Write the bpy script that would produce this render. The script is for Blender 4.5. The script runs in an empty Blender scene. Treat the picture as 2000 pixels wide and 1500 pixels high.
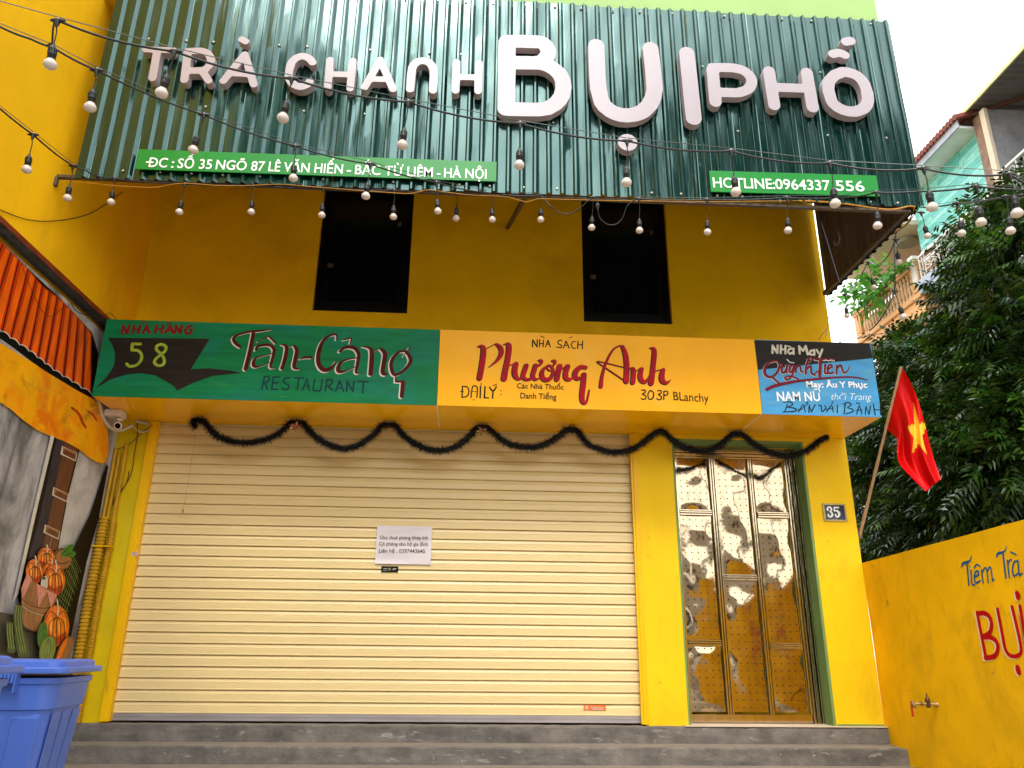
import bpy, math, random
import numpy as np
from mathutils import Vector, Matrix, geometry
random.seed(7); RNG = np.random.default_rng(7)
S = bpy.context.scene; COL = S.collection
# ------------------------------------------------------------------ camera
RT = np.array([[0.998155, 0.028258, 0.051629], [-0.058, 0.3290, 0.9425], [0.01, -0.9437, 0.3304]])
_f = 1500.0
def _n(v): v = np.array(v, float); return v / np.linalg.norm(v)
UP = _n([44, -4295, _f]); XA = _n([29000, 821, _f]); YA = np.cross(XA, UP)
if YA[2] < 0: YA = -YA
RT = np.array([XA, YA, UP])
CAM = np.array([0.0, -7.5, 0.617])
cd = bpy.data.cameras.new('camera'); cam = bpy.data.objects.new('camera', cd); COL.objects.link(cam)
cd.sensor_width = 36; cd.lens = 27.0; cd.clip_end = 500; cd.clip_start = 0.05
M = Matrix([[RT[i][0], -RT[i][1], -RT[i][2], CAM[i]] for i in range(3)] + [[0, 0, 0, 1]])
cam.matrix_world = M; S.camera = cam
S.render.resolution_x, S.render.resolution_y = 1024, 768
# ------------------------------------------------------------------ sky, sun, exposure
SUN_EL, SUN_AZ = math.radians(52), math.radians(188)      # azimuth clockwise from +Y (north)
w = bpy.data.worlds.new("World"); S.world = w; w.use_nodes = True
nt = w.node_tree; nt.nodes.clear()
sky = nt.nodes.new('ShaderNodeTexSky'); sky.sky_type = 'NISHITA'; sky.sun_disc = False
sky.sun_elevation = SUN_EL; sky.sun_rotation = SUN_AZ; sky.air_density = 1.4; sky.dust_density = 4.0; sky.ozone_density = 0.6
hs = nt.nodes.new('ShaderNodeHueSaturation'); hs.inputs['Saturation'].default_value = 0.12   # thin overcast takes the blue out
bg = nt.nodes.new('ShaderNodeBackground'); bg.inputs[1].default_value = 0.15
wo = nt.nodes.new('ShaderNodeOutputWorld')
nt.links.new(sky.outputs[0], hs.inputs['Color']); mxs = nt.nodes.new('ShaderNodeMix'); mxs.data_type = 'RGBA'; mxs.inputs[0].default_value = .6; mxs.inputs[7].default_value = (8.6, 8.7, 8.9, 1)   # even cloud cover
nt.links.new(hs.outputs[0], mxs.inputs[6]); nt.links.new(mxs.outputs[2], bg.inputs[0]); nt.links.new(bg.outputs[0], wo.inputs[0])
sd = bpy.data.lights.new('sun', 'SUN'); sd.energy = 0.62; sd.angle = math.radians(14); sd.color = (1, .96, .9)
sun = bpy.data.objects.new('sun', sd); COL.objects.link(sun)
_d = Vector((math.sin(SUN_AZ) * math.cos(SUN_EL), math.cos(SUN_AZ) * math.cos(SUN_EL), math.sin(SUN_EL)))
sun.rotation_euler = _d.to_track_quat('Z', 'Y').to_euler()
vs = S.view_settings; vs.view_transform = 'Standard'; vs.look = 'None'; vs.gamma = 1; vs.use_curve_mapping = False
vs.exposure = 1.5
# ------------------------------------------------------------------ survey: where a sight line meets a known plane of the place
def ray(px, py): return RT @ np.array([px - 1000, py - 750, _f])
def W(px, py, Y): d = ray(px, py); return CAM + d * ((Y - CAM[1]) / d[1])
def WX(px, py, X): d = ray(px, py); return CAM + d * ((X - CAM[0]) / d[0])
def WD(px, py, zc): return CAM + ray(px, py) / _f * zc
# ------------------------------------------------------------------ materials
def srgb(r, g, b):
    return tuple(((c / 255) / 12.92 if c / 255 <= .04045 else ((c / 255 + .055) / 1.055) ** 2.4) for c in (r, g, b))
MATS = {}
def mat(name, col, rough=.6, metal=0, var=.12, scale=3.0, stretch=(1, 1, 1), bump=.1, bscale=40, bdist=.004,
        dirt=None, spec=.5, coat=0, rand=0, trans=0, rvar=0, stint=None, ior=1.5):
    if name in MATS: return MATS[name]
    m = bpy.data.materials.new(name); m.use_nodes = True; MATS[name] = m
    n = m.node_tree.nodes; l = m.node_tree.links; b = n['Principled BSDF']
    b.inputs['Roughness'].default_value = rough; b.inputs['Metallic'].default_value = metal
    b.inputs['Specular IOR Level'].default_value = spec; b.inputs['Coat Weight'].default_value = coat
    b.inputs['Coat Roughness'].default_value = .15
    b.inputs['IOR'].default_value = ior
    if stint: b.inputs['Specular Tint'].default_value = (*stint, 1)
    tc = n.new('ShaderNodeTexCoord'); mp = n.new('ShaderNodeMapping'); mp.inputs['Scale'].default_value = stretch
    l.new(tc.outputs['Object'], mp.inputs[0])
    def noise(sc, det=5, src=mp, ro=.6):
        t = n.new('ShaderNodeTexNoise'); t.inputs['Scale'].default_value = sc; t.inputs['Detail'].default_value = det
        t.inputs['Roughness'].default_value = ro; l.new(src.outputs[0] if src is mp else src, t.inputs['Vector']); return t
    t = noise(scale)
    mr = n.new('ShaderNodeMapRange'); mr.inputs[1].default_value = .3; mr.inputs[2].default_value = .7
    mr.inputs[3].default_value = 1 - var; mr.inputs[4].default_value = 1 + var
    l.new(t.outputs[0], mr.inputs[0])
    vm = n.new('ShaderNodeVectorMath'); vm.operation = 'SCALE'; vm.inputs[0].default_value = col[:3]
    l.new(mr.outputs[0], vm.inputs['Scale']); out = vm.outputs[0]
    if rand:
        gm = n.new('ShaderNodeNewGeometry'); hv = n.new('ShaderNodeHueSaturation')
        m1 = n.new('ShaderNodeMapRange'); m1.inputs[3].default_value = 1 - rand; m1.inputs[4].default_value = 1 + rand
        l.new(gm.outputs['Random Per Island'], m1.inputs[0]); l.new(m1.outputs[0], hv.inputs['Value'])
        m2 = n.new('ShaderNodeMapRange'); m2.inputs[3].default_value = .5 + .03; m2.inputs[4].default_value = .5 - .03
        l.new(gm.outputs['Random Per Island'], m2.inputs[0]); l.new(m2.outputs[0], hv.inputs['Hue'])
        l.new(out, hv.inputs['Color']); out = hv.outputs[0]
    if dirt:
        for (dc, lo, hi, amt, dsc, dst) in dirt:
            mp2 = n.new('ShaderNodeMapping'); mp2.inputs['Scale'].default_value = dst; mp2.inputs['Location'].default_value = (dsc, 3.1, 1.7)
            l.new(tc.outputs['Object'], mp2.inputs[0])
            t2 = n.new('ShaderNodeTexNoise'); t2.inputs['Scale'].default_value = dsc; t2.inputs['Detail'].default_value = 7
            t2.inputs['Roughness'].default_value = .65; t2.inputs['Distortion'].default_value = .6
            l.new(mp2.outputs[0], t2.inputs['Vector'])
            r2 = n.new('ShaderNodeMapRange'); r2.inputs[1].default_value = lo; r2.inputs[2].default_value = hi; r2.inputs[4].default_value = amt
            l.new(t2.outputs[0], r2.inputs[0])
            mx = n.new('ShaderNodeMix'); mx.data_type = 'RGBA'; l.new(r2.outputs[0], mx.inputs[0]); l.new(out, mx.inputs[6])
            mx.inputs[7].default_value = (*dc[:3], 1); out = mx.outputs[2]
    l.new(out, b.inputs['Base Color'])
    if rvar:
        r3 = n.new('ShaderNodeMapRange'); r3.inputs[1].default_value = .3; r3.inputs[2].default_value = .7
        r3.inputs[3].default_value = max(0, rough - rvar); r3.inputs[4].default_value = rough + rvar
        l.new(noise(scale * 2.3).outputs[0], r3.inputs[0]); l.new(r3.outputs[0], b.inputs['Roughness'])
    if bump:
        bp = n.new('ShaderNodeBump'); bp.inputs['Strength'].default_value = bump; bp.inputs['Distance'].default_value = bdist
        l.new(noise(bscale, 4).outputs[0], bp.inputs['Height']); l.new(bp.outputs[0], b.inputs['Normal'])
    if trans:
        o = n['Material Output']; tr = n.new('ShaderNodeBsdfTranslucent'); ms = n.new('ShaderNodeMixShader'); ms.inputs[0].default_value = trans
        l.new(out, tr.inputs[0]); l.new(b.outputs[0], ms.inputs[1]); l.new(tr.outputs[0], ms.inputs[2]); l.new(ms.outputs[0], o.inputs['Surface'])
    return m
C1 = (1, 1, 1)
m_yellow = mat('yellow_wall_paint', (.84, .54, .001), .62, spec=.25, var=.07, scale=1.3, bump=.35, bscale=55, bdist=.003,
               dirt=[((.40, .25, .01), .55, .78, .5, 2.6, (1, 1, .6)), ((.18, .11, .03), .66, .74, .6, 9, (1, 1, .7)), ((.45, .28, .02), .58, .75, .4, 7, (3, 3, .2))])
m_lane = mat('ochre_yellow_plaster', (.95, .52, .001), .7, spec=.15, var=.12, scale=1.7, bump=.5, bscale=38, bdist=.004,
             dirt=[((.50, .27, .01), .52, .74, .45, 2.2, (1, 1, .7)), ((.12, .09, .05), .655, .72, .7, 7, (1, 1, .8)), ((.25, .13, .01), .55, .8, .35, 14, (1, 1, .35))])
m_lefty = mat('warm_yellow_plaster', (.94, .51, .001), .7, spec=.2, var=.1, scale=.9, bump=.5, bscale=30, bdist=.004,
              dirt=[((.55, .27, .02), .5, .75, .4, 1.6, (1, 1, .5)), ((.9, .6, .03), .58, .8, .35, 3, (1, 1, .6))])
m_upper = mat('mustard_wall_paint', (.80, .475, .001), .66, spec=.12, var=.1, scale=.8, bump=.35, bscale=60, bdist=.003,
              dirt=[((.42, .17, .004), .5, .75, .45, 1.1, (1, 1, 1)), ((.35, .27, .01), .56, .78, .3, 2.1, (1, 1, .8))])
m_pillar = mat('greenish_yellow_paint', (.66, .46, .001), .6, spec=.2, var=.14, scale=2.2, bump=.35, bscale=45,
               dirt=[((.5, .5, .03), .5, .72, .5, 3, (1, 1, .35)), ((.16, .12, .03), .66, .78, .5, 6, (1, 1, .3))])
m_rail = mat('yellow_rail_paint', (.84, .48, .002), .4, spec=.25, var=.06, scale=3, bump=.12, dirt=[((.25, .17, .03), .62, .75, .4, 8, (1, 1, .3))])
m_soffit = mat('orange_yellow_panel', (.92, .47, .001), .2, spec=.35, var=.05, scale=1.5, bump=.05, bscale=4, bdist=.02, coat=0, dirt=[((.4, .17, .01), .58, .8, .35, 1.8, (1, 1, 1))])
m_green = mat('green_corrugated_paint', (.001, .018, .0135), .18, ior=1.62, var=.16, scale=2.2, stretch=(2.5, 1, .25), bump=.22, bscale=3.2, bdist=.02, spec=.8, stint=(.62, 1.0, .95),
              dirt=[((.05, .10, .09), .56, .74, .3, 6, (2.2, 1, .14)), ((.25, .3, .28), .68, .75, .4, 30, (1, 1, .5))], rvar=.08)
m_brown = mat('brown_sheet_back', (.10, .072, .055), .6, var=.25, scale=3, stretch=(1, 3, .3))
m_frame = mat('rusty_steel_frame', (.10, .075, .05), .6, metal=.3, var=.3, scale=14, bump=.3)
m_white = mat('white_sign_acrylic', (.40, .35, .378), .24, var=.035, scale=2.5, bump=.05, bscale=5, bdist=.01, coat=.2,
              dirt=[((.42, .35, .39), .5, .62, .5, 4.2, (1, 1, .8))])
m_wside = mat('white_sign_edge', (.43, .35, .37), .4, var=.12, scale=8, bump=.05, dirt=[((.40, .33, .27), .55, .75, .4, 12, (1, 1, .5))])
m_plate = mat('bright_green_plate', (.001, .21, .02), .35, var=.06, scale=2, bump=.03, spec=.4)
m_platew = mat('white_cut_vinyl', (.82, .84, .80), .4, var=.04, bump=0)
m_sgreen = mat('hand_painted_green', (.003, .150, .045), .42, spec=.12, var=.22, scale=2.2, stretch=(1, 1, 9), bump=.25, bscale=45, bdist=.002,
               dirt=[((.01, .16, .14), .45, .68, .55, 1.2, (1, 1, 2)), ((.09, .27, .03), .62, .76, .45, 2.0, (1, 1, 22)), ((.002, .08, .02), .58, .8, .5, 2.8, (1, 1, 12))])
m_syel = mat('hand_painted_yellow', (.86, .385, .0005), .3, spec=.12, var=.06, scale=1.2, bump=.08, bscale=20, dirt=[((.8, .5, .10), .55, .75, .3, 1.4, (1, 1, 1.5))])
m_sblue = mat('hand_painted_blue', (.06, .29, .55), .4, spec=.15, var=.14, scale=2, stretch=(1, 1, 5), bump=.2, bscale=50, dirt=[((.18, .42, .42), .5, .7, .4, 2.5, (1, 1, 3))])
m_sblack = mat('washed_black_paint', (.013, .009, .006), .5, spec=.15, var=.35, scale=2.5, stretch=(1, 1, 9), bump=.2, bscale=50)
m_darkred = mat('dark_red_brush_paint', (.15, .006, .006), .5, spec=.15, var=.3, scale=20, bump=.1)
m_maroon = mat('brown_red_brush_paint', (.065, .006, .003), .45, spec=.08, var=.35, scale=14, bump=.1)
m_cream = mat('cream_brush_paint', (.60, .50, .42), .4, var=.08, scale=14, bump=.1)
m_red = mat('red_brush_paint', (.33, .002, .008), .45, spec=.1, var=.3, scale=9, bump=.1, dirt=[((.50, .08, .08), .64, .74, .4, 20, (1, 1, .4))])
m_ink = mat('black_brush_paint', (.010, .006, .005), .5, spec=.1, var=.3, scale=20, bump=.05)
m_teal = mat('dark_teal_brush_paint', (.002, .030, .036), .5, spec=.15, var=.25, scale=20, bump=.1)
m_olive = mat('lime_brush_paint', (.24, .33, .01), .45, var=.35, scale=18, bump=.1)
m_beige = mat('beige_brush_paint', (.50, .44, .33), .45, var=.25, scale=22, bump=.1)
m_whiteb = mat('white_brush_paint', (.78, .80, .80), .45, var=.15, scale=22, bump=.05)
m_lanered = mat('lane_red_paint', (.50, .001, .004), .5, spec=.1, var=.08, scale=10)
m_lanepink = mat('pale_pink_paint', (.90, .68, .45), .5, var=.08, scale=10)
m_laneblue = mat('lane_blue_paint', (.006, .11, .26), .5, spec=.1, var=.2, scale=20)
m_shut = mat('cream_shutter_paint', (.72, .555, .262), .36, var=.05, scale=2, stretch=(.6, 1, 3), bump=.06, bscale=10, dirt=[((.5, .33, .12), .62, .8, .35, 5, (1, 1, 3)), ((.3, .2, .1), .72, .76, .6, 24, (1, 1, 1))])
m_alu = mat('grey_aluminium', (.40, .36, .36), .4, metal=.5, var=.15, scale=4, stretch=(.5, 1, 4))
m_gold = None
m_steelf = mat('gold_steel_frame', (.50, .41, .27), .13, metal=1, var=.12, scale=5, stretch=(3, 1, .6), bump=.16, bscale=14, bdist=.01, rvar=.05)
m_hole = mat('punched_hole', (.004, .004, .005), .8, var=0, bump=0)
m_reveal = mat('sage_green_paint', (.16, .27, .075), .6, var=.12, scale=3)
m_pale = mat('pale_green_wall', (.30, .47, .15), .7, var=.05, scale=1.2, bump=.3, bscale=50, dirt=[((.35, .55, .2), .58, .8, .4, 2.5, (1, 1, .5))])
m_conc = mat('worn_concrete', (.155, .138, .12), .85, var=.34, scale=7, bump=.9, bscale=50, bdist=.006,
             dirt=[((.055, .050, .046), .45, .68, .75, 3, (.5, 1, 2)), ((.38, .36, .33), .60, .68, .6, 8, (.7, 1, 2.5)), ((.55, .53, .5), .69, .715, .8, 16, (1, 1, 1))])
m_tread = mat('dusty_tread', (.22, .185, .145), .9, var=.15, scale=5, bump=.6, bscale=60, dirt=[((.2, .18, .15), .5, .75, .5, 6, (.5, 1, 1))])
m_ground = mat('alley_concrete', (.33, .31, .28), .9, var=.25, scale=.8, bump=.5, bscale=30, dirt=[((.12, .11, .10), .5, .7, .6, .5, C1)])
m_black = mat('black_window_frame', (.002, .002, .002), .4, spec=.2, var=.2, bump=0)
m_pane = mat('dark_glass', (.003, .003, .006), .06, var=.2, bump=.02, bscale=2, bdist=.02, spec=.35)
m_bin = mat('blue_bin_plastic', (.065, .14, .52), .42, var=.07, scale=3, bump=.1, bscale=30, dirt=[((.16, .24, .60), .56, .8, .4, 4, (1, 1, .7)), ((.01, .03, .2), .66, .74, .6, 16, C1)])
m_rubber = mat('black_rubber', (.010, .010, .011), .45, var=.2, bump=.05)
m_cable = mat('black_cable', (.009, .009, .010), .4, var=.2, bump=0)
m_wire = mat('thin_steel_wire', (.05, .06, .055), .4, metal=.5, var=.1, bump=0)
m_ywire = mat('orange_yellow_wire', (.50, .22, .01), .45, var=.1, bump=0)
m_bulb = mat('milky_bulb_plastic', (.62, .53, .47), .34, var=.05, scale=30, bump=0, dirt=[((.6, .5, .4), .55, .75, .4, 22, C1)])
m_tinsel = mat('black_tinsel', (.002, .003, .006), .35, spec=.25, var=.3, bump=0, rand=.5, metal=.2)
m_tinsels = mat('silver_tinsel', (.22, .26, .30), .3, metal=.7, var=.3, bump=0)
m_bowr = mat('red_foil', (.30, .012, .012), .35, var=.2, bump=0)
m_bowg = mat('gold_foil', (.62, .42, .20), .35, metal=.3, var=.2, bump=0)
m_pole = mat('bamboo_pole', (.42, .27, .15), .5, var=.2, scale=12, stretch=(4, 4, .6), bump=.1)
m_flag = mat('red_flag_cloth', (.62, .001, .002), .5, spec=.2, var=.05, scale=6, bump=.12, bscale=14, bdist=.01, trans=.12)
m_star = mat('yellow_flag_star', (.88, .48, .015), .45, var=.06, scale=9, bump=.12, bscale=14, bdist=.01, trans=.1)
m_leaf = mat('dark_glossy_leaf', (.018, .052, .007), .25, var=.25, scale=1.2, bump=0, rand=.55, trans=.22, spec=.5)
m_leafl = mat('young_leaf', (.045, .13, .010), .38, var=.25, scale=1.2, bump=0, rand=.4, trans=.3)
m_vine = mat('bright_vine_leaf', (.07, .24, .02), .5, var=.2, bump=0, rand=.3, trans=.4)
m_bark = mat('tree_bark', (.05, .038, .028), .85, var=.3, scale=9, bump=.8, bscale=30)
m_paper = mat('white_paper', (.66, .60, .62), .6, var=.03, bump=.25, bscale=7, bdist=.01)
m_brass = mat('old_brass', (.45, .32, .15), .35, metal=.8, var=.3, scale=30)
m_redp = mat('red_plastic', (.5, .01, .01), .4, var=.1, bump=0)
m_plast = mat('white_plastic', (.72, .66, .60), .4, var=.06, bump=.05)
m_pblue = mat('enamel_navy', (.006, .016, .045), .25, var=.15, scale=10, bump=.1)
m_ochre = mat('plate_frame_brass', (.40, .30, .10), .4, metal=.4, var=.3, scale=30)
m_hose = mat('yellow_painted_hose', (.50, .27, .01), .5, spec=.2, var=.15, scale=9, bump=.2, dirt=[((.2, .12, .03), .55, .75, .5, 12, (1, 1, .6))])
m_peach = mat('peach_house_paint', (.60, .40, .23), .7, var=.06, scale=1)
m_peach2 = mat('apricot_trim_paint', (.62, .33, .13), .65, var=.08, scale=1.5)
m_ceil = mat('cream_ceiling', (.58, .49, .37), .8, var=.04)
m_tile = mat('turquoise_tile', (.09, .42, .37), .35, var=.3, scale=2.5, stretch=(1, 2, 9), bump=.1)
m_tile2 = mat('light_turquoise_tile', (.20, .56, .49), .35, var=.22, scale=3, stretch=(1, 2, 9), bump=.1)
m_pblue2 = mat('pale_blue_paint', (.36, .42, .54), .6, var=.06)
m_roofr = mat('red_roof_tile', (.20, .05, .035), .7, var=.3, scale=6)
m_grey = mat('dark_zinc_sheet', (.42, .42, .45), .4, metal=.4, var=.35, scale=1.5, dirt=[((.25, .25, .26), .52, .7, .5, 2, (1, 2, 1))])
m_whitem = mat('white_painted_metal', (.62, .60, .56), .5, var=.05, bump=0)
m_sheet = mat('grey_corrugated_sheet', (.11, .10, .095), .6, var=.2, scale=3)
m_roomd = mat('brown_room_wall', (.30, .16, .08), .7, var=.1)  # own brown of the recess walls and the balcony door
m_orange = mat('orange_sticker', (.75, .16, .02), .4, var=.05, bump=0)
# gold mirror sheet: wavy, polished
def gold():
    m = bpy.data.materials.new('gold_mirror_sheet'); m.use_nodes = True; n = m.node_tree.nodes; l = m.node_tree.links; b = n['Principled BSDF']
    b.inputs['Metallic'].default_value = 1; b.inputs['Roughness'].default_value = .085
    b.inputs['Base Color'].default_value = (.43, .335, .215, 1)
    tc = n.new('ShaderNodeTexCoord'); t = n.new('ShaderNodeTexNoise'); t.inputs['Scale'].default_value = 2.0; t.inputs['Detail'].default_value = 1.5
    t.inputs['Roughness'].default_value = .35
    l.new(tc.outputs['Object'], t.inputs['Vector'])
    bp = n.new('ShaderNodeBump'); bp.inputs['Strength'].default_value = 1; bp.inputs['Distance'].default_value = .008
    t2 = n.new('ShaderNodeTexNoise'); t2.inputs['Scale'].default_value = 7.5; t2.inputs['Detail'].default_value = 2; l.new(tc.outputs['Object'], t2.inputs['Vector'])
    ad = n.new('ShaderNodeMath'); ad.operation = 'MULTIPLY_ADD'; ad.inputs[1].default_value = .20; l.new(t2.outputs[0], ad.inputs[0]); l.new(t.outputs[0], ad.inputs[2])
    l.new(ad.outputs[0], bp.inputs['Height']); l.new(bp.outputs[0], b.inputs['Normal']); return m
m_gold = gold()
# ------------------------------------------------------------------ mesh helpers
def link(name, me, parent=None, **props):
    o = bpy.data.objects.new(name, me); COL.objects.link(o)
    if parent: o.parent = parent
    for k, v in props.items():
        if v is not None: o[k] = v
    return o
def thing(name, label, category, loc=(0, 0, 0), group=None, kind=None):
    o = bpy.data.objects.new(name, None); COL.objects.link(o); o.location = loc; o.empty_display_size = .1
    o['label'] = label; o['category'] = category
    if group: o['group'] = group
    if kind: o['kind'] = kind
    bpy.context.view_layer.update()
    return o
def tag(o, label=None, category=None, group=None, kind=None):
    for k, v in (('label', label), ('category', category), ('group', group), ('kind', kind)):
        if v: o[k] = v
    return o
class MB:
    def __init__(s): s.v = []; s.f = []; s.m = []
    def add(s, vs, fs, mi=0):
        b = len(s.v); s.v += [tuple(map(float, p)) for p in vs]; s.f += [tuple(i + b for i in f) for f in fs]; s.m += [mi] * len(fs); return s
    def box(s, x0, x1, y0, y1, z0, z1, mi=0):
        return s.add([(x0, y0, z0), (x1, y0, z0), (x1, y1, z0), (x0, y1, z0), (x0, y0, z1), (x1, y0, z1), (x1, y1, z1), (x0, y1, z1)],
                     [(0, 3, 2, 1), (4, 5, 6, 7), (0, 1, 5, 4), (1, 2, 6, 5), (2, 3, 7, 6), (3, 0, 4, 7)], mi)
    def bar(s, a, b, w, h=None, mi=0):
        a, b = Vector(a), Vector(b); h = h or w; d = (b - a).normalized(); u = Vector((0, 0, 1)) if abs(d.z) < .9 else Vector((1, 0, 0))
        p = d.cross(u).normalized() * w / 2; q = p.cross(d).normalized() * h / 2
        vs = [c + i * p + j * q for c in (a, b) for i, j in ((-1, -1), (1, -1), (1, 1), (-1, 1))]
        return s.add(vs, [(0, 1, 2, 3), (7, 6, 5, 4), (0, 4, 5, 1), (1, 5, 6, 2), (2, 6, 7, 3), (3, 7, 4, 0)], mi)
    def tube(s, pts, r, n=6, mi=0, cap=True):
        pts = [Vector(p) for p in pts]; rs = r if isinstance(r, (list, tuple)) else [r] * len(pts); b = len(s.v); prev = None
        for i, p in enumerate(pts):
            d = (pts[min(i + 1, len(pts) - 1)] - pts[max(i - 1, 0)])
            d = d.normalized() if d.length > 1e-9 else Vector((0, 0, 1))
            if prev is None: prev = d.orthogonal().normalized()
            u = (prev - d * prev.dot(d)); u = u.normalized() if u.length > 1e-6 else d.orthogonal().normalized(); prev = u; v = d.cross(u)
            for k in range(n):
                a = 2 * math.pi * k / n; s.v.append(tuple(p + (u * math.cos(a) + v * math.sin(a)) * rs[i]))
        for i in range(len(pts) - 1):
            for k in range(n):
                s.f.append((b + i * n + k, b + i * n + (k + 1) % n, b + (i + 1) * n + (k + 1) % n, b + (i + 1) * n + k)); s.m.append(mi)
        if cap:
            s.f.append(tuple(b + k for k in range(n))[::-1]); s.f.append(tuple(b + (len(pts) - 1) * n + k for k in range(n))); s.m += [mi, mi]
        return s
    def lathe(s, prof, n=16, o=(0, 0, 0), mi=0):   # prof: (r, z)
        b = len(s.v)
        for r, z in prof:
            for k in range(n):
                a = 2 * math.pi * k / n; s.v.append((o[0] + r * math.cos(a), o[1] + r * math.sin(a), o[2] + z))
        for i in range(len(prof) - 1):
            for k in range(n):
                s.f.append((b + i * n + k, b + i * n + (k + 1) % n, b + (i + 1) * n + (k + 1) % n, b + (i + 1) * n + k)); s.m.append(mi)
        s.f.append(tuple(b + k for k in range(n))[::-1]); s.f.append(tuple(b + (len(prof) - 1) * n + k for k in range(n))); s.m += [mi, mi]
        return s
    def mesh(s, name, mats, smooth=None):
        me = bpy.data.meshes.new(name); me.from_pydata(s.v, [], s.f)
        for m in (mats if isinstance(mats, (list, tuple)) else [mats]): me.materials.append(m)
        me.polygons.foreach_set('material_index', s.m)
        if smooth is not None:
            me.polygons.foreach_set('use_smooth', [True] * len(s.f)); me.set_sharp_from_angle(angle=math.radians(smooth))
        me.update(); return me
    def build(s, name, mats, parent=None, smooth=None, bevel=0, **props):
        o = link(name, s.mesh(name, mats, smooth), parent, **props)
        if parent is not None and parent.location.length > 0: o.location = -parent.location
        if bevel:
            md = o.modifiers.new('bevel', 'BEVEL'); md.width = bevel; md.segments = 2; md.limit_method = 'ANGLE'
        return o
def smooth_path(pts, k=6, closed=False):
    P = [np.array(p, float) for p in pts]
    if len(P) < 3: return P
    out = []; n = len(P)
    for i in range(n if closed else n - 1):
        p0 = P[(i - 1) % n] if closed or i > 0 else P[0]; p1 = P[i]; p2 = P[(i + 1) % n]; p3 = P[(i + 2) % n] if closed or i + 2 < n else P[-1]
        for j in range(k):
            t = j / k; out.append(.5 * ((2 * p1) + (-p0 + p2) * t + (2 * p0 - 5 * p1 + 4 * p2 - p3) * t * t + (-p0 + 3 * p1 - 3 * p2 + p3) * t ** 3))
    out.append(P[0] if closed else P[-1]); return out
# ---- brush strokes and cut letters: union of round-ended strokes, contoured and filled
def contour(segs, h):
    pts = np.array([[s[0], s[1], s[3], s[4]] for s in segs]); R = np.array([[s[2], s[5]] for s in segs]); pad = R.max() + 2.5 * h
    x0 = min(pts[:, 0].min(), pts[:, 2].min()) - pad; x1 = max(pts[:, 0].max(), pts[:, 2].max()) + pad
    y0 = min(pts[:, 1].min(), pts[:, 3].min()) - pad; y1 = max(pts[:, 1].max(), pts[:, 3].max()) + pad
    nx = int((x1 - x0) / h) + 2; ny = int((y1 - y0) / h) + 2
    G = np.full((ny, nx), 1.0)
    for (ax, ay, ra, bx, by, rb) in segs:
        rr = max(ra, rb) + 2 * h
        i0 = max(0, int((min(ax, bx) - rr - x0) / h)); i1 = min(nx, int((max(ax, bx) + rr - x0) / h) + 2)
        j0 = max(0, int((min(ay, by) - rr - y0) / h)); j1 = min(ny, int((max(ay, by) + rr - y0) / h) + 2)
        xs = x0 + np.arange(i0, i1) * h; ys = y0 + np.arange(j0, j1) * h; X, Y = np.meshgrid(xs, ys)
        dx, dy = bx - ax, by - ay; L = dx * dx + dy * dy + 1e-12
        t = np.clip(((X - ax) * dx + (Y - ay) * dy) / L, 0, 1)
        d = np.hypot(X - ax - t * dx, Y - ay - t * dy) - (ra + (rb - ra) * t)
        G[j0:j1, i0:i1] = np.minimum(G[j0:j1, i0:i1], d)
    G[np.abs(G) < 1e-7] = 1e-7
    I = G < 0
    c = I[:-1, :-1] * 1 + I[:-1, 1:] * 2 + I[1:, 1:] * 4 + I[1:, :-1] * 8
    js, is_ = np.nonzero((c > 0) & (c < 15))
    TB = {1: [(3, 0)], 2: [(0, 1)], 3: [(3, 1)], 4: [(1, 2)], 5: [(3, 2), (1, 0)], 6: [(0, 2)], 7: [(3, 2)], 8: [(2, 3)], 9: [(2, 0)],
          10: [(0, 3), (2, 1)], 11: [(2, 1)], 12: [(1, 3)], 13: [(1, 0)], 14: [(0, 3)]}
    nxt = {}; pos = {}
    def ek(e, i, j):
        if e == 0: k = (0, i, j); a, b = G[j, i], G[j, i + 1]; p = (i + a / (a - b), j)
        elif e == 1: k = (1, i + 1, j); a, b = G[j, i + 1], G[j + 1, i + 1]; p = (i + 1, j + a / (a - b))
        elif e == 2: k = (0, i, j + 1); a, b = G[j + 1, i], G[j + 1, i + 1]; p = (i + a / (a - b), j + 1)
        else: k = (1, i, j); a, b = G[j, i], G[j + 1, i]; p = (i, j + a / (a - b))
        pos[k] = p; return k
    for i, j in zip(is_.tolist(), js.tolist()):
        for a, b in TB[int(c[j, i])]: nxt[ek(a, i, j)] = ek(b, i, j)
    loops = []
    while nxt:
        k0 = next(iter(nxt)); k = k0; L = []
        while k in nxt: L.append(pos[k]); k = nxt.pop(k)
        if len(L) > 3:
            Q = []; 
            for p in L:
                if len(Q) >= 2:
                    (ax, ay), (bx, by) = Q[-2], Q[-1]
                    if abs((bx - ax) * (p[1] - ay) - (by - ay) * (p[0] - ax)) < .12 * math.hypot(p[0] - ax, p[1] - ay) and math.hypot(p[0] - ax, p[1] - ay) < 14: Q[-1] = p; continue
                Q.append(p)
            if len(Q) > 2: loops.append([(x0 + x * h, y0 + y * h) for x, y in Q])
    return loops
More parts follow.
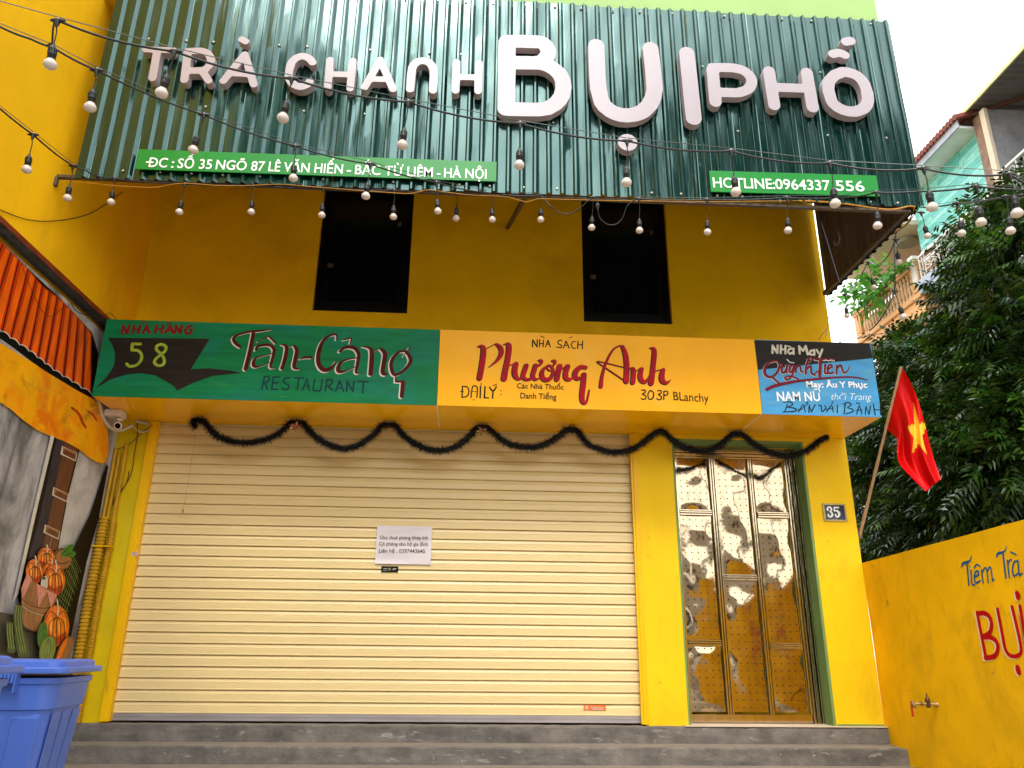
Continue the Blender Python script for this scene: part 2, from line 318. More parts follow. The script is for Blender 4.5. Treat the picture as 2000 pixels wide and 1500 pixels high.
def fill_mesh(name, loops, to3, d0, d1, mats, back=False, sidemat=None):
    """loops in plane coordinates; to3(u,v,d) -> world; front at d1, back edge at d0"""
    flat = [p for L in loops for p in L]
    def area(L): return sum(a[0] * c[1] - c[0] * a[1] for a, c in zip(L, L[1:] + L[:1])) / 2
    def inside(p, L):
        c = False
        for a, d in zip(L, L[1:] + L[:1]):
            if (a[1] > p[1]) != (d[1] > p[1]) and p[0] < (d[0] - a[0]) * (p[1] - a[1]) / (d[1] - a[1]) + a[0]: c = not c
        return c
    off = []; q_ = 0
    for L in loops: off.append(q_); q_ += len(L)
    depth = [sum(inside(L[0], K) for K in loops if K is not L) for L in loops]; tri = []
    for i, L in enumerate(loops):
        if depth[i] % 2: continue
        grp = [i] + [j for j, K in enumerate(loops) if depth[j] == depth[i] + 1 and inside(K[0], L)]
        idx = [off[j] + k for j in grp for k in range(len(loops[j]))]
        pts = [Vector(p) for j in grp for p in loops[j]]; ed = []; b0 = 0
        for j in grp: n_ = len(loops[j]); ed += [(b0 + k, b0 + (k + 1) % n_) for k in range(n_)]; b0 += n_
        vo, eo, fo, ov, oe, of_ = geometry.delaunay_2d_cdt(pts, ed, [], 0, 1e-7)
        back_ = [o[0] if o else None for o in ov]
        for f in fo:
            c_ = (sum((vo[k].x for k in f)) / 3, sum((vo[k].y for k in f)) / 3)
            if any(back_[k] is None for k in f): continue
            if sum(inside(c_, loops[j]) for j in grp) % 2: tri.append(tuple(idx[back_[k]] for k in f))
    vs = [to3(p[0], p[1], d1) for p in flat] + [to3(p[0], p[1], d0) for p in flat]; N = len(flat)
    fs = [tuple(t) for t in tri]; mi = [0] * len(fs); b = 0
    for L in loops:
        n = len(L)
        for i in range(n):
            j = (i + 1) % n; fs.append((b + i, b + j, N + b + j, N + b + i)); mi.append(1 if sidemat else 0)
        b += n
    me = bpy.data.meshes.new(name); me.from_pydata(vs, [], fs); me.materials.append(mats)
    if sidemat: me.materials.append(sidemat)
    me.polygons.foreach_set('material_index', mi)
    me.polygons.foreach_set('use_smooth', [i >= len(tri) for i in range(len(fs))]); me.set_sharp_from_angle(angle=math.radians(38)); me.update()
    bm_fix = None
    return me
def planeY(Y):   # facade-parallel plane
    return (lambda px, py: (lambda p: (p[0], p[2]))(W(px, py, Y)), lambda u, v, d: (u, Y - d, v))
def planeX(X, s):   # side wall plane; s=+1 faces +X
    return (lambda px, py: (lambda p: (p[1], p[2]))(WX(px, py, X)), lambda u, v, d: (X + s * d, u, v))
def strokes(name, data, zoom, plane, m, parent, d0=0, d1=.002, shift=(0, 0), grow=0, metric=False, side=None, label=None, smooth=True, hmin=.0016):
    ox, oy, sc = zoom; segs = []; to2, to3 = plane
    for s in data:
        r = s[0]; co = s[1:]; pts = [(co[i], co[i + 1]) for i in range(0, len(co), 2)]; rs = list(r) if isinstance(r, (list, tuple)) else [r] * len(pts)
        while len(rs) < len(pts): rs.append(rs[-1])
        P = [(x + shift[0], y + shift[1], q) for (x, y), q in zip(pts, rs)]
        if smooth and len(P) > 2: P = smooth_path(P, 5)
        U = []
        for x, y, q in P:
            a = to2(ox + x / sc, oy + y / sc)
            if metric: rr = q
            else:
                b = to2(ox + (x + 8) / sc, oy + y / sc); c = to2(ox + x / sc, oy + (y + 8) / sc)
                rr = max(.0012, (q + grow) * math.sqrt(abs((b[0] - a[0]) * (c[1] - a[1]) - (b[1] - a[1]) * (c[0] - a[0]))) / 8)
            U.append((a[0], a[1], rr))
        if len(U) == 1: segs.append((*U[0], U[0][0] + 1e-4, U[0][1], U[0][2]))
        for a, b in zip(U[:-1], U[1:]): segs.append((*a, *b))
    rmin = min(min(s[2], s[5]) for s in segs); h = max(hmin, min(.012, rmin / 2.2))
    me = fill_mesh(name, contour(segs, h), to3, d0, d1, m, sidemat=side)
    o = link(name, me, parent, label=label)
    if parent is not None and parent.location.length > 0: o.location = -parent.location
    return o
def poly(mb, px, plane, d, mi=0, sm=False):
    to2, to3 = plane; L = [to2(x, y) for x, y in (smooth_path(px, 4, True)[:-1] if sm else px)]
    tri = geometry.tessellate_polygon([[Vector((p[0], p[1], 0)) for p in L]])
    mb.add([to3(p[0], p[1], d) for p in L], [tuple(t) for t in tri], mi)
def text(name, body, A, B, cap, m, parent, thick=.002, offset=0, shear=0, plane='Y', yf=0, label=None, space=1.0):
    """A, B: world points of the left and right ends of the base line; cap: capital height in metres"""
    cu = bpy.data.curves.new('letters', 'FONT'); cu.body = body; cu.size = 1; cu.offset = offset; cu.shear = shear; cu.extrude = 0; cu.space_character = space
    cu.resolution_u = 3
    ob = bpy.data.objects.new('letters', cu); COL.objects.link(ob)
    me = bpy.data.meshes.new_from_object(ob.evaluated_get(bpy.context.evaluated_depsgraph_get())); bpy.data.objects.remove(ob); bpy.data.curves.remove(cu)
    n = len(me.vertices); co = np.empty(n * 3); me.vertices.foreach_get('co', co); co = co.reshape(-1, 3)
    x0, x1 = co[:, 0].min(), co[:, 0].max(); A = np.array(A, float); B = np.array(B, float); L = B - A
    capu = .73; V = np.array([0, 0, 1.0]); Nn = np.array([0, -1, 0]) if plane == 'Y' else np.array([-1 if plane == 'X-' else 1, 0, 0])
    t = (co[:, 0] - x0) / (x1 - x0); out = A + t[:, None] * L + (co[:, 1] / capu * cap)[:, None] * V + Nn * thick
    faces = [tuple(p.vertices) for p in me.polygons]; bpy.data.meshes.remove(me)
    nm = bpy.data.meshes.new(name); nm.from_pydata(out.tolist(), [], faces); nm.materials.append(m); nm.update()
    o = link(name, nm, parent, label=label)
    if parent is not None and parent.location.length > 0: o.location = -parent.location
    return o
def wall_open(x0, x1, z0, z1, ops, y0, y1, mb=None, mi=0, nofaces=()):
    """slab in XZ with rectangular openings (x0,x1,z0,z1), front at y0"""
    mb = mb or MB(); xs = sorted({x0, x1, *[o[0] for o in ops], *[o[1] for o in ops]}); zs = sorted({z0, z1, *[o[2] for o in ops], *[o[3] for o in ops]})
    xs = [x for x in xs if x0 <= x <= x1]; zs = [z for z in zs if z0 <= z <= z1]
    def solid(i, j):
        if i < 0 or j < 0 or i >= len(xs) - 1 or j >= len(zs) - 1: return False
        cx, cz = (xs[i] + xs[i + 1]) / 2, (zs[j] + zs[j + 1]) / 2
        return not any(o[0] < cx < o[1] and o[2] < cz < o[3] for o in ops)
    for i in range(len(xs) - 1):
        for j in range(len(zs) - 1):
            if not solid(i, j): continue
            a, b, c, d = xs[i], xs[i + 1], zs[j], zs[j + 1]
            mb.add([(a, y0, c), (b, y0, c), (b, y0, d), (a, y0, d)], [(0, 1, 2, 3)], mi); mb.add([(a, y1, c), (b, y1, c), (b, y1, d), (a, y1, d)], [(3, 2, 1, 0)], mi)
            if not solid(i - 1, j): mb.add([(a, y0, c), (a, y1, c), (a, y1, d), (a, y0, d)], [(0, 3, 2, 1)], mi)
            if not solid(i + 1, j): mb.add([(b, y0, c), (b, y1, c), (b, y1, d), (b, y0, d)], [(0, 1, 2, 3)], mi)
            if not solid(i, j - 1): mb.add([(a, y0, c), (b, y0, c), (b, y1, c), (a, y1, c)], [(0, 3, 2, 1)], mi)
            if not solid(i, j + 1): mb.add([(a, y0, d), (b, y0, d), (b, y1, d), (a, y1, d)], [(0, 1, 2, 3)], mi)
    return mb
#SECTIONS
# ================================================================== SETTING
GZ = -.42
g = MB().add([(-150, -150, GZ), (150, -150, GZ), (150, 150, GZ), (-150, 150, GZ)], [(0, 1, 2, 3)]).build('ground', m_ground); g['kind'] = 'structure'
# steps in front of the shop
st = thing('concrete_steps', 'worn grey concrete steps running the full width below the shutter and the gold door', 'steps')
for i in range(3):
    yf = -.07 - .285 * i; zt = -.14 * i; yb = .9 if i == 0 else -.07 - .285 * (i - 1) - .012
    b = MB(); n = 90; xs = np.linspace(-3.455, 3.872, n); rr = np.random.default_rng(50 + i)
    top = []; ins = []; bot = []
    for k, x in enumerate(xs):
        jy = rr.normal(0, .0035); jz = rr.normal(0, .0025)
        bot.append((x, yf, zt - .14)); ins.append((x, yf + jy * .4 + .004, zt - .014 + jz)); top.append((x, yf + .012 + jy, zt + min(jz, .001)))
    back = [(x, yb + (.012 if i else 0), zt) for x in xs]
    b.add(bot + ins + top + back, [(k, k + 1, n + k + 1, n + k) for k in range(n - 1)] + [(n + k, n + k + 1, 2 * n + k + 1, 2 * n + k) for k in range(n - 1)], 0)
    b.add(top + back, [(k, k + 1, n + k + 1, n + k) for k in range(n - 1)], 1)
    b.build('step', [m_conc, m_tread], st)
MB().box(2.0, 3.872, -.074, .21, .001, .006).build('threshold_tile', mat('pale_threshold', (.62, .5, .38), .6, var=.1), st)
# ================================================================== SHOP BUILDING
XL, XR = -3.5, 3.876
sh = thing('shop_building', 'yellow shop front with cream roller shutter, gold door and two dark upper windows', 'building')
OPS = [(-3.12, 1.66, -1, 2.74), (2.05, 3.425, -1, 2.70), (-1.71, -.712, 4.0, 5.52), (1.176, 2.139, 3.975, 5.54)]
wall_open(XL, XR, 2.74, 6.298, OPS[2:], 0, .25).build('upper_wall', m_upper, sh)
MB().box(2.05, 3.425, .001, .25, 2.70, 2.739).build('door_lintel', m_yellow, sh)
MB().box(XL, -3.12, .001, .25, 0, 2.739).build('left_pillar', m_pillar, sh, label='greenish yellow pillar left of the roller shutter')
MB().box(1.66, 2.05, .001, .25, 0, 2.739).build('middle_pillar', m_yellow, sh, label='yellow pillar between shutter and gold door')
MB().box(3.425, XR, .001, .25, 0, 2.739).build('right_pillar', m_yellow, sh, label='yellow pillar right of the gold door')
MB().box(XL, XR, .26, 7.5, 2.9, 9.6).box(XL, XR, .9, 7.5, 0, 2.9).build('building_body', m_yellow, sh)
MB().box(XL, XR, -1.78, .24, 6.44, 9.6).build('overhanging_storey', m_pale, sh, label='pale green overhanging storey wall')
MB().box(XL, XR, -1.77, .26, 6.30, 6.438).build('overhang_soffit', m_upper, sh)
MB().box(3.40, 3.424, .002, .2, 0, 2.699).box(2.051, 3.40, .002, .2, 2.675, 2.699).box(2.051, 2.07, .002, .2, 0, 2.675).build('door_reveal', m_reveal, sh, label='sage green painted door reveal')
MB().box(3.43, XR - .005, -.003, .0, .0, .022).build('paint_drip_strip', m_reveal, sh)
# cable pipes in grooves on facade: none ; roller shutter
rs = bpy.data.objects.new('roller_shutter', None); COL.objects.link(rs); rs.parent = sh
prof = [(.010, .0005), (-.0085, .000), (-.011, .0025), (-.011, .008), (-.0075, .012), (-.0065, .055), (-.003, .0575), (-.0035, .0605), (-.0055, .0625), (.003, .0885), (.0075, .0925), (.011, .0985)]
b = MB(); vs = [(x, y, z) for x in (-3.118, 1.655) for y, z in prof]; n = len(prof)
b.add(vs, [(i, n + i, n + i + 1, i + 1) for i in range(n - 1)])
slat = b.mesh('slat', m_shut)
for i in range(28):
    o = link('slat', slat, rs); o.location = (0, .055 + random.uniform(-.0012, .0012), .078 + i * .0981); o.rotation_euler = (random.uniform(-.012, .012), random.uniform(-.0004, .0004), 0)
MB().box(-3.118, 1.655, .045, .075, .028, .0775).box(-3.118, 1.655, .038, .075, .018, .030).box(-3.118, 1.655, .041, .045, .05, .056).build('bottom_bar', m_alu, rs)
for (a, c) in ((-3.165, -3.082), (1.613, 1.685)):
    MB().box(a, a + .022, -.022, .0, .012, 2.738).box(a + .022, c - .012, -.028, .03, .012, 2.738).box(c - .012, c, -.018, .05, .012, 2.738).build('guide_rail', m_rail, rs, bevel=.002)
# upper windows
for (a, c, z0, z1) in OPS[2:]:
    wf = bpy.data.objects.new('window', None); COL.objects.link(wf); wf.parent = sh
    wall_open(a + .004, c - .004, z0 + .004, z1 - .004, [(a + .05, c - .05, z0 + .06, z1 - .05)], .05, .12).build('frame', m_black, wf)
    wall_open(a + .052, c - .052, z0 + .062, z1 - .052, [(a + .12, c - .12, z0 + .15, z1 - .12)], .08, .11).build('sash', m_black, wf)
    MB().box(a + .12, c - .12, .094, .10, z0 + .15, z1 - .12).build('pane', m_pane, wf)
    MB().box(a + .10, a + .16, .072, .079, z0 + .55, z0 + .60).build('hinge', m_frame, wf)
    MB().box(c - .17, c - .13, .09, .093, z1 - .42, z1 - .37).build('sticker', m_frame, wf)
# ---- gold perforated double door
dr = bpy.data.objects.new('gold_door', None); COL.objects.link(dr); dr.parent = sh
YD = .20
b = MB()
for (a, c, y) in ((3.31, 3.33, .195), (3.335, 3.352, .18), (3.357, 3.375, .19), (3.38, 3.398, .17)): b.box(a, c, y, .26, .006, 2.67)
for (a, c, y) in ((2.072, 2.095, .18), (2.10, 2.118, .19)): b.box(a, c, y, .26, .006, 2.67)
for (a, c, y) in ((2.57, 2.60, .19), (2.605, 2.625, .18), (2.63, 2.665, .19)): b.box(2.12, 3.308, y, .26, a, c)
b.build('outer_frame', m_steelf, dr, bevel=.004)
cols = [(2.15, 2.475), (2.555, 2.885), (2.955, 3.275)]
divs = [[.105, .722, 1.982, 2.545], [.105, 1.339, 2.545], [.105, .697, 1.971, 2.545]]
b = MB()
b.box(2.125, 3.30, .205, .225, .012, .085)
b.box(2.125, 3.30, .205, .225, 2.55, 2.566)
for (a, c) in ((2.125, 2.145), (2.482, 2.50), (2.506, 2.524), (2.53, 2.548), (2.892, 2.91), (2.917, 2.935), (3.282, 3.30)): b.box(a, c, .192 if (a * 1000) % 2 < 1 else .2, .228, .086, 2.549)
for (ca, cc), dv in zip(cols, divs):
    for z in dv[1:-1]: b.box(ca - .004, cc + .004, .196, .228, z - .03, z - .012).box(ca - .004, cc + .004, .192, .228, z - .006, z + .010).box(ca - .004, cc + .004, .2, .228, z + .015, z + .03)
b.build('leaf_frame', m_steelf, dr, bevel=.003)
for ci, ((ca, cc), dv) in enumerate(zip(cols, divs)):
    for z0, z1 in zip(dv[:-1], dv[1:]):
        a0, a1, b0, b1 = ca, cc, z0 + (.032 if z0 > .2 else .0), z1 - (.032 if z1 < 2.5 else 0)
        b = MB(); nx, nz = 16, max(8, int((b1 - b0) / .02)); rr = np.random.default_rng(int(z0 * 1000) + ci); ph = rr.uniform(0, 6, 6)
        def dep(u, v):
            ed = (math.sin(math.pi * u) * min(1, math.sin(math.pi * v) * 2.5)); zz = v * (b1 - b0)
            return .224 + ed * (.0050 * math.sin(ph[0] + 11.5 * zz + 1.5 * u) + .0010 * math.sin(ph[1] + 27 * zz - 5 * u) - .009) + .0012 * math.sin(ph[2] + 7 * u + 9 * zz) * ed
        vs = [(a0 + (a1 - a0) * i / nx, dep(i / nx, j / nz), b0 + (b1 - b0) * j / nz) for j in range(nz + 1) for i in range(nx + 1)]
        b.add(vs, [(j * (nx + 1) + i, j * (nx + 1) + i + 1, (j + 1) * (nx + 1) + i + 1, (j + 1) * (nx + 1) + i) for j in range(nz) for i in range(nx)], 0)
        zr = b0 + .04
        while zr < b1 - .02:
            for k in range(5):
                x = a0 + .032 + k * (a1 - a0 - .064) / 4; R = .0068
                b.add([(x + R * math.cos(t * math.pi / 3), dep((x - a0) / (a1 - a0), (zr - b0) / (b1 - b0)) - .0018, zr + R * math.sin(t * math.pi / 3)) for t in range(6)], [(5, 4, 3, 2, 1, 0)], 1)
            zr += .0655
        b.build('door_panel', [m_gold, m_hole], dr, smooth=60)
# ================================================================== CORRUGATED CANOPY
cz = lambda x: 4.312 + .0072 * x
cp = thing('corrugated_canopy', 'dark green corrugated metal canopy cladding carrying the raised white letters', 'canopy')
PITCH = .117; HT = 6.405
def sheet(x0, n, y, name, m, parent, seed, axis='X', zb=None, flip=1):
    rr = np.random.default_rng(seed); pr = [(0, 0), (.058, 0), (.0605, -.002), (.0700, -.024), (.072, -.025), (.086, -.025), (.088, -.024), (.108, -.002), (.1105, 0)]
    prof = [(k * PITCH + a, d) for k in range(n) for a, d in pr] + [(n * PITCH, 0)]; nz = 26; b = MB(); vs = []
    zt = HT + rr.uniform(-.006, .006); ph = rr.uniform(0, 6, 8); tilt = rr.uniform(-.004, .004)
    for j in range(nz + 1):
        for a, d in prof:
            z0 = zb(x0 + a) if axis == 'X' else zb; z = z0 + (zt - z0) * j / nz
            wv = .0022 * math.sin(ph[0] + 2.1 * z + 7 * a) + .0016 * math.sin(ph[1] + 4.7 * z + 3 * a) + .0010 * math.sin(ph[2] + 9.3 * z - 23 * a)
            wv += .0016 * math.sin(ph[4] + 17.0 * (int(a / PITCH) * 1.7)) * ((a / PITCH) % 1) + .0012 * math.sin(ph[5] + 1.3 * z + int(a / PITCH) * 2.1)
            xx = a + .0012 * math.sin(ph[3] + 3 * z + 20 * a)
            if axis == 'X': vs.append((x0 + xx, y + d + wv + tilt * math.sin(a * 3), z))
            else: vs.append((y + flip * (d + wv), x0 + xx, z))
    N = len(prof); b.add(vs, [(j * N + i, j * N + i + 1, (j + 1) * N + i + 1, (j + 1) * N + i) for j in range(nz) for i in range(N - 1)])
    return b.build(name, m, parent, smooth=14)
x = -3.335; k = 0
while x < 3.83:
    n = 9 if x + 9 * PITCH < 3.88 else max(1, int(round((3.872 - x) / PITCH)))
    sheet(x, n, -1.86 - .0025 * (k % 2), 'corrugated_sheet', m_green, cp, 11 + k, zb=cz); x += n * PITCH; k += 1
sheet(-1.85, 15, 3.868, 'side_sheet', m_green, cp, 77, axis='Y', zb=4.335, flip=-1)
b = MB(); prof = [(a + q * .13, d) for q in range(14) for a, d in ((0, 0), (.09, 0), (.10, .018), (.12, .018), (.128, 0))]
prof = [p for p in prof if p[0] < 1.79]
vs = [(3.860 - d, -1.84 + a, z) for z in (4.335, HT) for a, d in prof]; N = len(prof)
b.add(vs, [(i, i + 1, N + i + 1, N + i) for i in range(N - 1)]); b.build('side_lining', m_brown, cp, label='dark brown inner face of the side cladding')
b = MB(); b.box(-3.49, 3.80, -1.845, -1.805, 4.300, 4.325).build('bottom_frame', m_frame, cp)
b = MB().box(3.80, 3.84, -1.80, -.10, 4.335, 4.375).build('side_frame', m_frame, cp)
MB().box(-3.5, -3.475, -1.85, -1.82, 4.22, 4.299).build('wall_bracket', m_frame, cp)
for X in (.42,): MB().bar((X, -1.78, 4.35), (X - .08, -.002, 5.08), .035, .035).build('strut', m_frame, cp)
b = MB(); rr = np.random.default_rng(3)
for zz in (4.37, 5.05, 5.75, 6.36):
    for i in range(26):
        X = -3.22 + i * .2771 + rr.uniform(-.03, .03)
        if X > 3.8 or (zz < 6 and zz > 4.5 and rr.random() < .55): continue
        b.lathe([(.012, 0), (.010, .006), (.005, .010)], 6, (0, 0, 0)); 
        for q in range(18): 
            v = b.v[-18 + q]; b.v[-18 + q] = (X + v[0], -1.866 - v[2], zz + rr.uniform(-.001, .001) + v[1])
sc = b.build('screws', mat('galvanised_screw', (.6, .58, .5), .35, metal=.6, bump=0), cp); sc['kind'] = 'stuff'
# ---- raised letters
YF = -1.966
LET = [
 ('T', 'small raised white letter T at the left end of the big sign', (270, 60, 7.692), [(.031, 112, 280, 495, 290), (.034, 285, 300, 213, 707)], .076),
 ('R', 'small raised white letter R between T and A of the big sign', (270, 60, 7.692), [(.034, 745, 305, 693, 735), (.034, 745, 303, 930, 300, 1030, 330, 1085, 400, 1088, 480, 1040, 552, 950, 595, 720, 597), (.033, 960, 600, 1055, 747)], .076),
 ('A', 'small raised white letter A with a hook accent, third from the left', (270, 60, 7.692), [(.033, 1600, 355, 1275, 752), (.033, 1600, 355, 1735, 805), (.031, 1385, 638, 1670, 650)], .076),
 ('C', 'small raised white letter C that starts the second word of the sign', (550, 90, 8.333), [(.035, 502, 262, 450, 200, 350, 162, 240, 190, 160, 270, 122, 380, 113, 480, 150, 580, 230, 642, 330, 658, 420, 622, 458, 575)], .076),
 ('H', 'small raised white letter H right after the C of the sign', (550, 90, 8.333), [(.033, 790, 225, 750, 670), (.033, 1160, 240, 1115, 685), (.029, 775, 452, 1140, 464)], .076),
 ('A', 'small raised white letter A without accent in the second word', (550, 90, 8.333), [(.033, 1608, 222, 1348, 672), (.033, 1608, 222, 1812, 698), (.029, 1465, 535, 1730, 540)], .076),
 ('N', 'small raised white arch shaped letter N of the sign', (750, 90, 9.524), [(.0365, 485, 795, 500, 620, 512, 460, 545, 360, 620, 292, 720, 270, 830, 300, 900, 380, 927, 460, 925, 600, 910, 818)], .076),
 ('H', 'small raised white letter H just left of the huge B', (750, 90, 9.524), [(.0345, 1350, 302, 1330, 822), (.0345, 1765, 315, 1750, 832), (.031, 1345, 573, 1760, 581)], .076),
 ('B', 'huge raised white letter B in the middle of the canopy', (960, 50, 4.545), [(.078, 137, 148, 134, 440, 131, 735), (.072, 137, 138, 400, 142, 470, 165, 505, 228, 480, 290, 400, 328, 137, 328), (.072, 137, 328, 400, 330, 520, 362, 612, 440, 640, 540, 612, 645, 530, 718, 430, 744, 131, 740)], .075),
 ('U', 'huge raised white letter U with a round dot beneath', (960, 50, 4.545), [(.074, 930, 176, 938, 400, 948, 560, 985, 690, 1080, 770, 1200, 797, 1320, 772, 1405, 700, 1445, 600, 1446, 520, 1430, 350, 1412, 202)], .075),
 ('I', 'tall raised white letter I right of the huge U', (960, 50, 4.545), [(.072, 1735, 245, 1765, 530, 1795, 820)], .075),
 ('P', 'raised white letter P right of the tall I', (1360, 60, 5.556), [(.056, 177, 412, 192, 590, 208, 770), (.050, 175, 398, 400, 402, 520, 436, 590, 502, 600, 572, 560, 634, 470, 670, 380, 672, 210, 665)], .072),
 ('H', 'raised white letter H between P and the accented O', (1360, 60, 5.556), [(.056, 790, 440, 845, 805), (.056, 1200, 455, 1262, 830), (.048, 830, 613, 1230, 625)], .072),
 ('O', 'raised white letter O with circumflex and acute accent at the right end', (1360, 60, 5.556), [(.056, 1500, 482, 1445, 540, 1431, 620, 1452, 720, 1495, 800, 1590, 858, 1710, 878, 1815, 842, 1862, 770, 1855, 660, 1812, 555, 1730, 478, 1600, 446, 1500, 482)], .072),
]
EXTRA = {2: [('hook_accent', (270, 60, 7.692), [(.033, 1556, 128, 1612, 158)])], 9: [('dot', (960, 50, 4.545), [(.086, 1208, 1036)])],
         13: [('circumflex', (1360, 60, 5.556), [(.046, 1482, 252, 1548, 238, 1612, 262)]), ('acute_accent', (1360, 60, 5.556), [(.047, 1622, 118, 1676, 108)])]}
for i, (ch, lab, zm, dt, dep) in enumerate(LET):
    p0 = W(zm[0] + dt[0][1] / zm[2], zm[1] + dt[0][2] / zm[2], YF)
    t = thing('sign_letter', lab, 'sign letter', (float(p0[0]), YF + dep, float(p0[2])), group='raised letters of the canopy sign')
    pl = planeY(YF)
    o = strokes('letter_body', dt, zm, pl, m_white, t, d0=-dep, d1=0, metric=True, side=m_wside, hmin=.004)
    for (nm, z2, d2) in EXTRA.get(i, []): strokes(nm, d2, z2, pl, m_white, t, d0=-dep, d1=0, metric=True, side=m_wside, hmin=.004)
# ---- green address plates
def plate(x0, x1, z0, z1, dz, label, seams):
    t = thing('address_plate', label, 'sign', (x0, -1.905, z0), group='bright green plates along the canopy foot')
    xs = [x0] + seams + [x1]
    for a, c in zip(xs[:-1], xs[1:]):
        za = z0 + dz * (a - x0) / (x1 - x0); zc = z0 + dz * (c - x0) / (x1 - x0); h = z1 - z0
        b = MB(); vs = [(a, y, za) for y in (-1.905, -1.894)]
        b.add([(a, -1.905, za), (c - .002, -1.905, zc), (c - .002, -1.905, zc + h), (a, -1.905, za + h), (a, -1.893, za), (c - .002, -1.893, zc), (c - .002, -1.893, zc + h), (a, -1.893, za + h)],
              [(0, 1, 2, 3), (7, 6, 5, 4), (0, 4, 5, 1), (1, 5, 6, 2), (2, 6, 7, 3), (3, 7, 4, 0)])
        b.build('plate_panel', m_plate, t)
    return t
t = plate(-2.84, .156, 4.368, 4.563, .026, 'long bright green address plate along the left foot of the canopy', [-2.28, -1.05])
pl = planeY(-1.905)
def tY(body, ax, ay, bx, by, capx, Y, m, parent, **k):
    A = W(ax, ay, Y); B = W(bx, by, Y); B[2] = A[2] + (B[2] - A[2]); c = W(ax, ay - capx, Y)[2] - A[2]
    return text('lettering', body, A, B, c, m, parent, **k)
for (s, ax, bx) in (('DC', 290, 326), (':', 334, 339), ('SỐ 35', 346, 413), ('NGÕ 87', 421, 516), ('LÊ VĂN HIẾN', 524, 669), ('-', 677, 685), ('BẮC TỪ LIÊM', 693, 845), ('-', 853, 860), ('HÀ NỘI', 867, 950)):
    ay = 326.3 + (ax - 290) * .0355
    tY(s, ax, ay + (bx == 0), bx, 326.3 + (bx - 290) * .0355, 19.5, -1.905, m_platew, t, thick=.004, offset=.012)
strokes('letter_bar', [(1.6, 287, 317, 299, 317.6)], (0, 0, 1), pl, m_platew, t, d0=.001, d1=.0045)
t = plate(2.008, 3.508, 4.382, 4.594, .024, 'short bright green hotline plate at the right foot of the canopy', [])
for (s, ax, bx) in (('HOTLINE:', 1393, 1514), ('0964337', 1515, 1622), ('556', 1633, 1689)):
    tY(s, ax, 366.3 + (ax - 1393) * .026, bx, 366.3 + (bx - 1393) * .026, 20.5, -1.905, m_platew, t, thick=.004, offset=.012)
# ================================================================== FASCIA SIGN BOX
BX0, BX1, BZ0, BZ1, BY = -3.392, 3.862, 2.742, 3.488, -.772
bx = thing('fascia_box', 'orange yellow boxed fascia with glossy soffit above the shutter and the door', 'fascia')
J = [BX0, -.318, 2.712, BX1]
for a, c in zip(J[:-1], J[1:]):
    MB().box(a + .003, c - .003, BY, -.002, BZ0, BZ0 + .012).build('soffit_panel', m_soffit, bx)
b = MB(); [b.box(j - .004, j + .004, BY, -.003, BZ0 - .002, BZ0 + .010) for j in J[1:3]]; b.build('joint_sealant', mat('white_sealant', (.8, .72, .6), .5, bump=0), bx)
MB().box(BX0, BX1, BY + .001, -.002, BZ1 - .012, BZ1).box(BX0, BX0 + .012, BY + .001, -.002, BZ0 + .0125, BZ1 - .0125).box(BX1 - .012, BX1, BY + .001, -.002, BZ0 + .0125, BZ1 - .0125).build('box_casing', m_soffit, bx)
def board(a, c, m, label):
    t = thing('sign_board', label, 'sign board', (a, BY - .01, BZ0), group='hand painted boards on the fascia')
    MB().box(a + .002, c - .002, BY - .010, BY - .001, BZ0 - .001, BZ1 + .002).build('board', m, t); return t
YB = BY - .010; PB = planeY(YB)
gb = board(J[0], J[1], m_sgreen, 'hand painted green restaurant board with a black arrow shape and number 58')
yb = board(J[1], J[2], m_syel, 'hand painted yellow bookshop board with big red script in the middle of the fascia')
bb = board(J[2], J[3], m_sblue, 'hand painted blue and black tailor board at the right end of the fascia')
Z1, Z2, Z3, Z4, Z5, Z6, Z0 = (200, 620, 8), (440, 630, 9.375), (630, 630, 8.696), (880, 640, 6.667), (1140, 650, 6.667), (1470, 660, 7.692), (170, 610, 2.857)
b = MB(); to2, to3 = PB
L = [(115, 142), (145, 190), (158, 240), (150, 300), (110, 360), (48, 425), (130, 375), (230, 345), (300, 340), (380, 352), (440, 385), (480, 410), (505, 437), (590, 395), (700, 355), (868, 338), (800, 325), (680, 312), (580, 318), (640, 220), (685, 148)]
poly(b, [(170 + x / 2.857, 610 + y / 2.857) for x, y in L], PB, .0015); b.build('painted_arrow', m_sblack, gb)
strokes('lettering', [(20, 305, 250, 330, 130), (20, 330, 130, 385, 248), (20, 385, 245, 420, 130), (20, 470, 240, 495, 130), (20, 560, 240, 590, 130), (16, 485, 190, 575, 185), (20, 635, 240, 690, 130), (20, 690, 130, 735, 240), (13, 655, 205, 720, 205), (9, 615, 75, 685, 83),
  (20, 825, 240, 850, 125), (20, 925, 240, 950, 125), (16, 840, 188, 940, 183), (20, 980, 240, 1060, 130), (20, 1060, 130, 1100, 245), (13, 1010, 208, 1085, 208), (10, 1000, 85, 1065, 92), (20, 1135, 240, 1150, 125), (20, 1155, 130, 1215, 245), (20, 1215, 245, 1245, 130),
  (19, 1395, 132, 1330, 148, 1295, 200, 1310, 248, 1375, 248, 1388, 195), (12, 1350, 190, 1412, 183)], Z1, PB, m_darkred, gb)
strokes('lettering', [(22, 595, 417, 468, 415), (22, 468, 415, 462, 512), (22, 462, 512, 560, 520, 615, 590, 600, 680, 530, 750, 430, 765, 382, 728), (22, 920, 570, 850, 510, 855, 445, 925, 422, 992, 455, 985, 520, 920, 578, 842, 640, 815, 705, 868, 752, 945, 742, 972, 680, 950, 615, 920, 578)], Z1, PB, m_olive, gb, d1=.003)
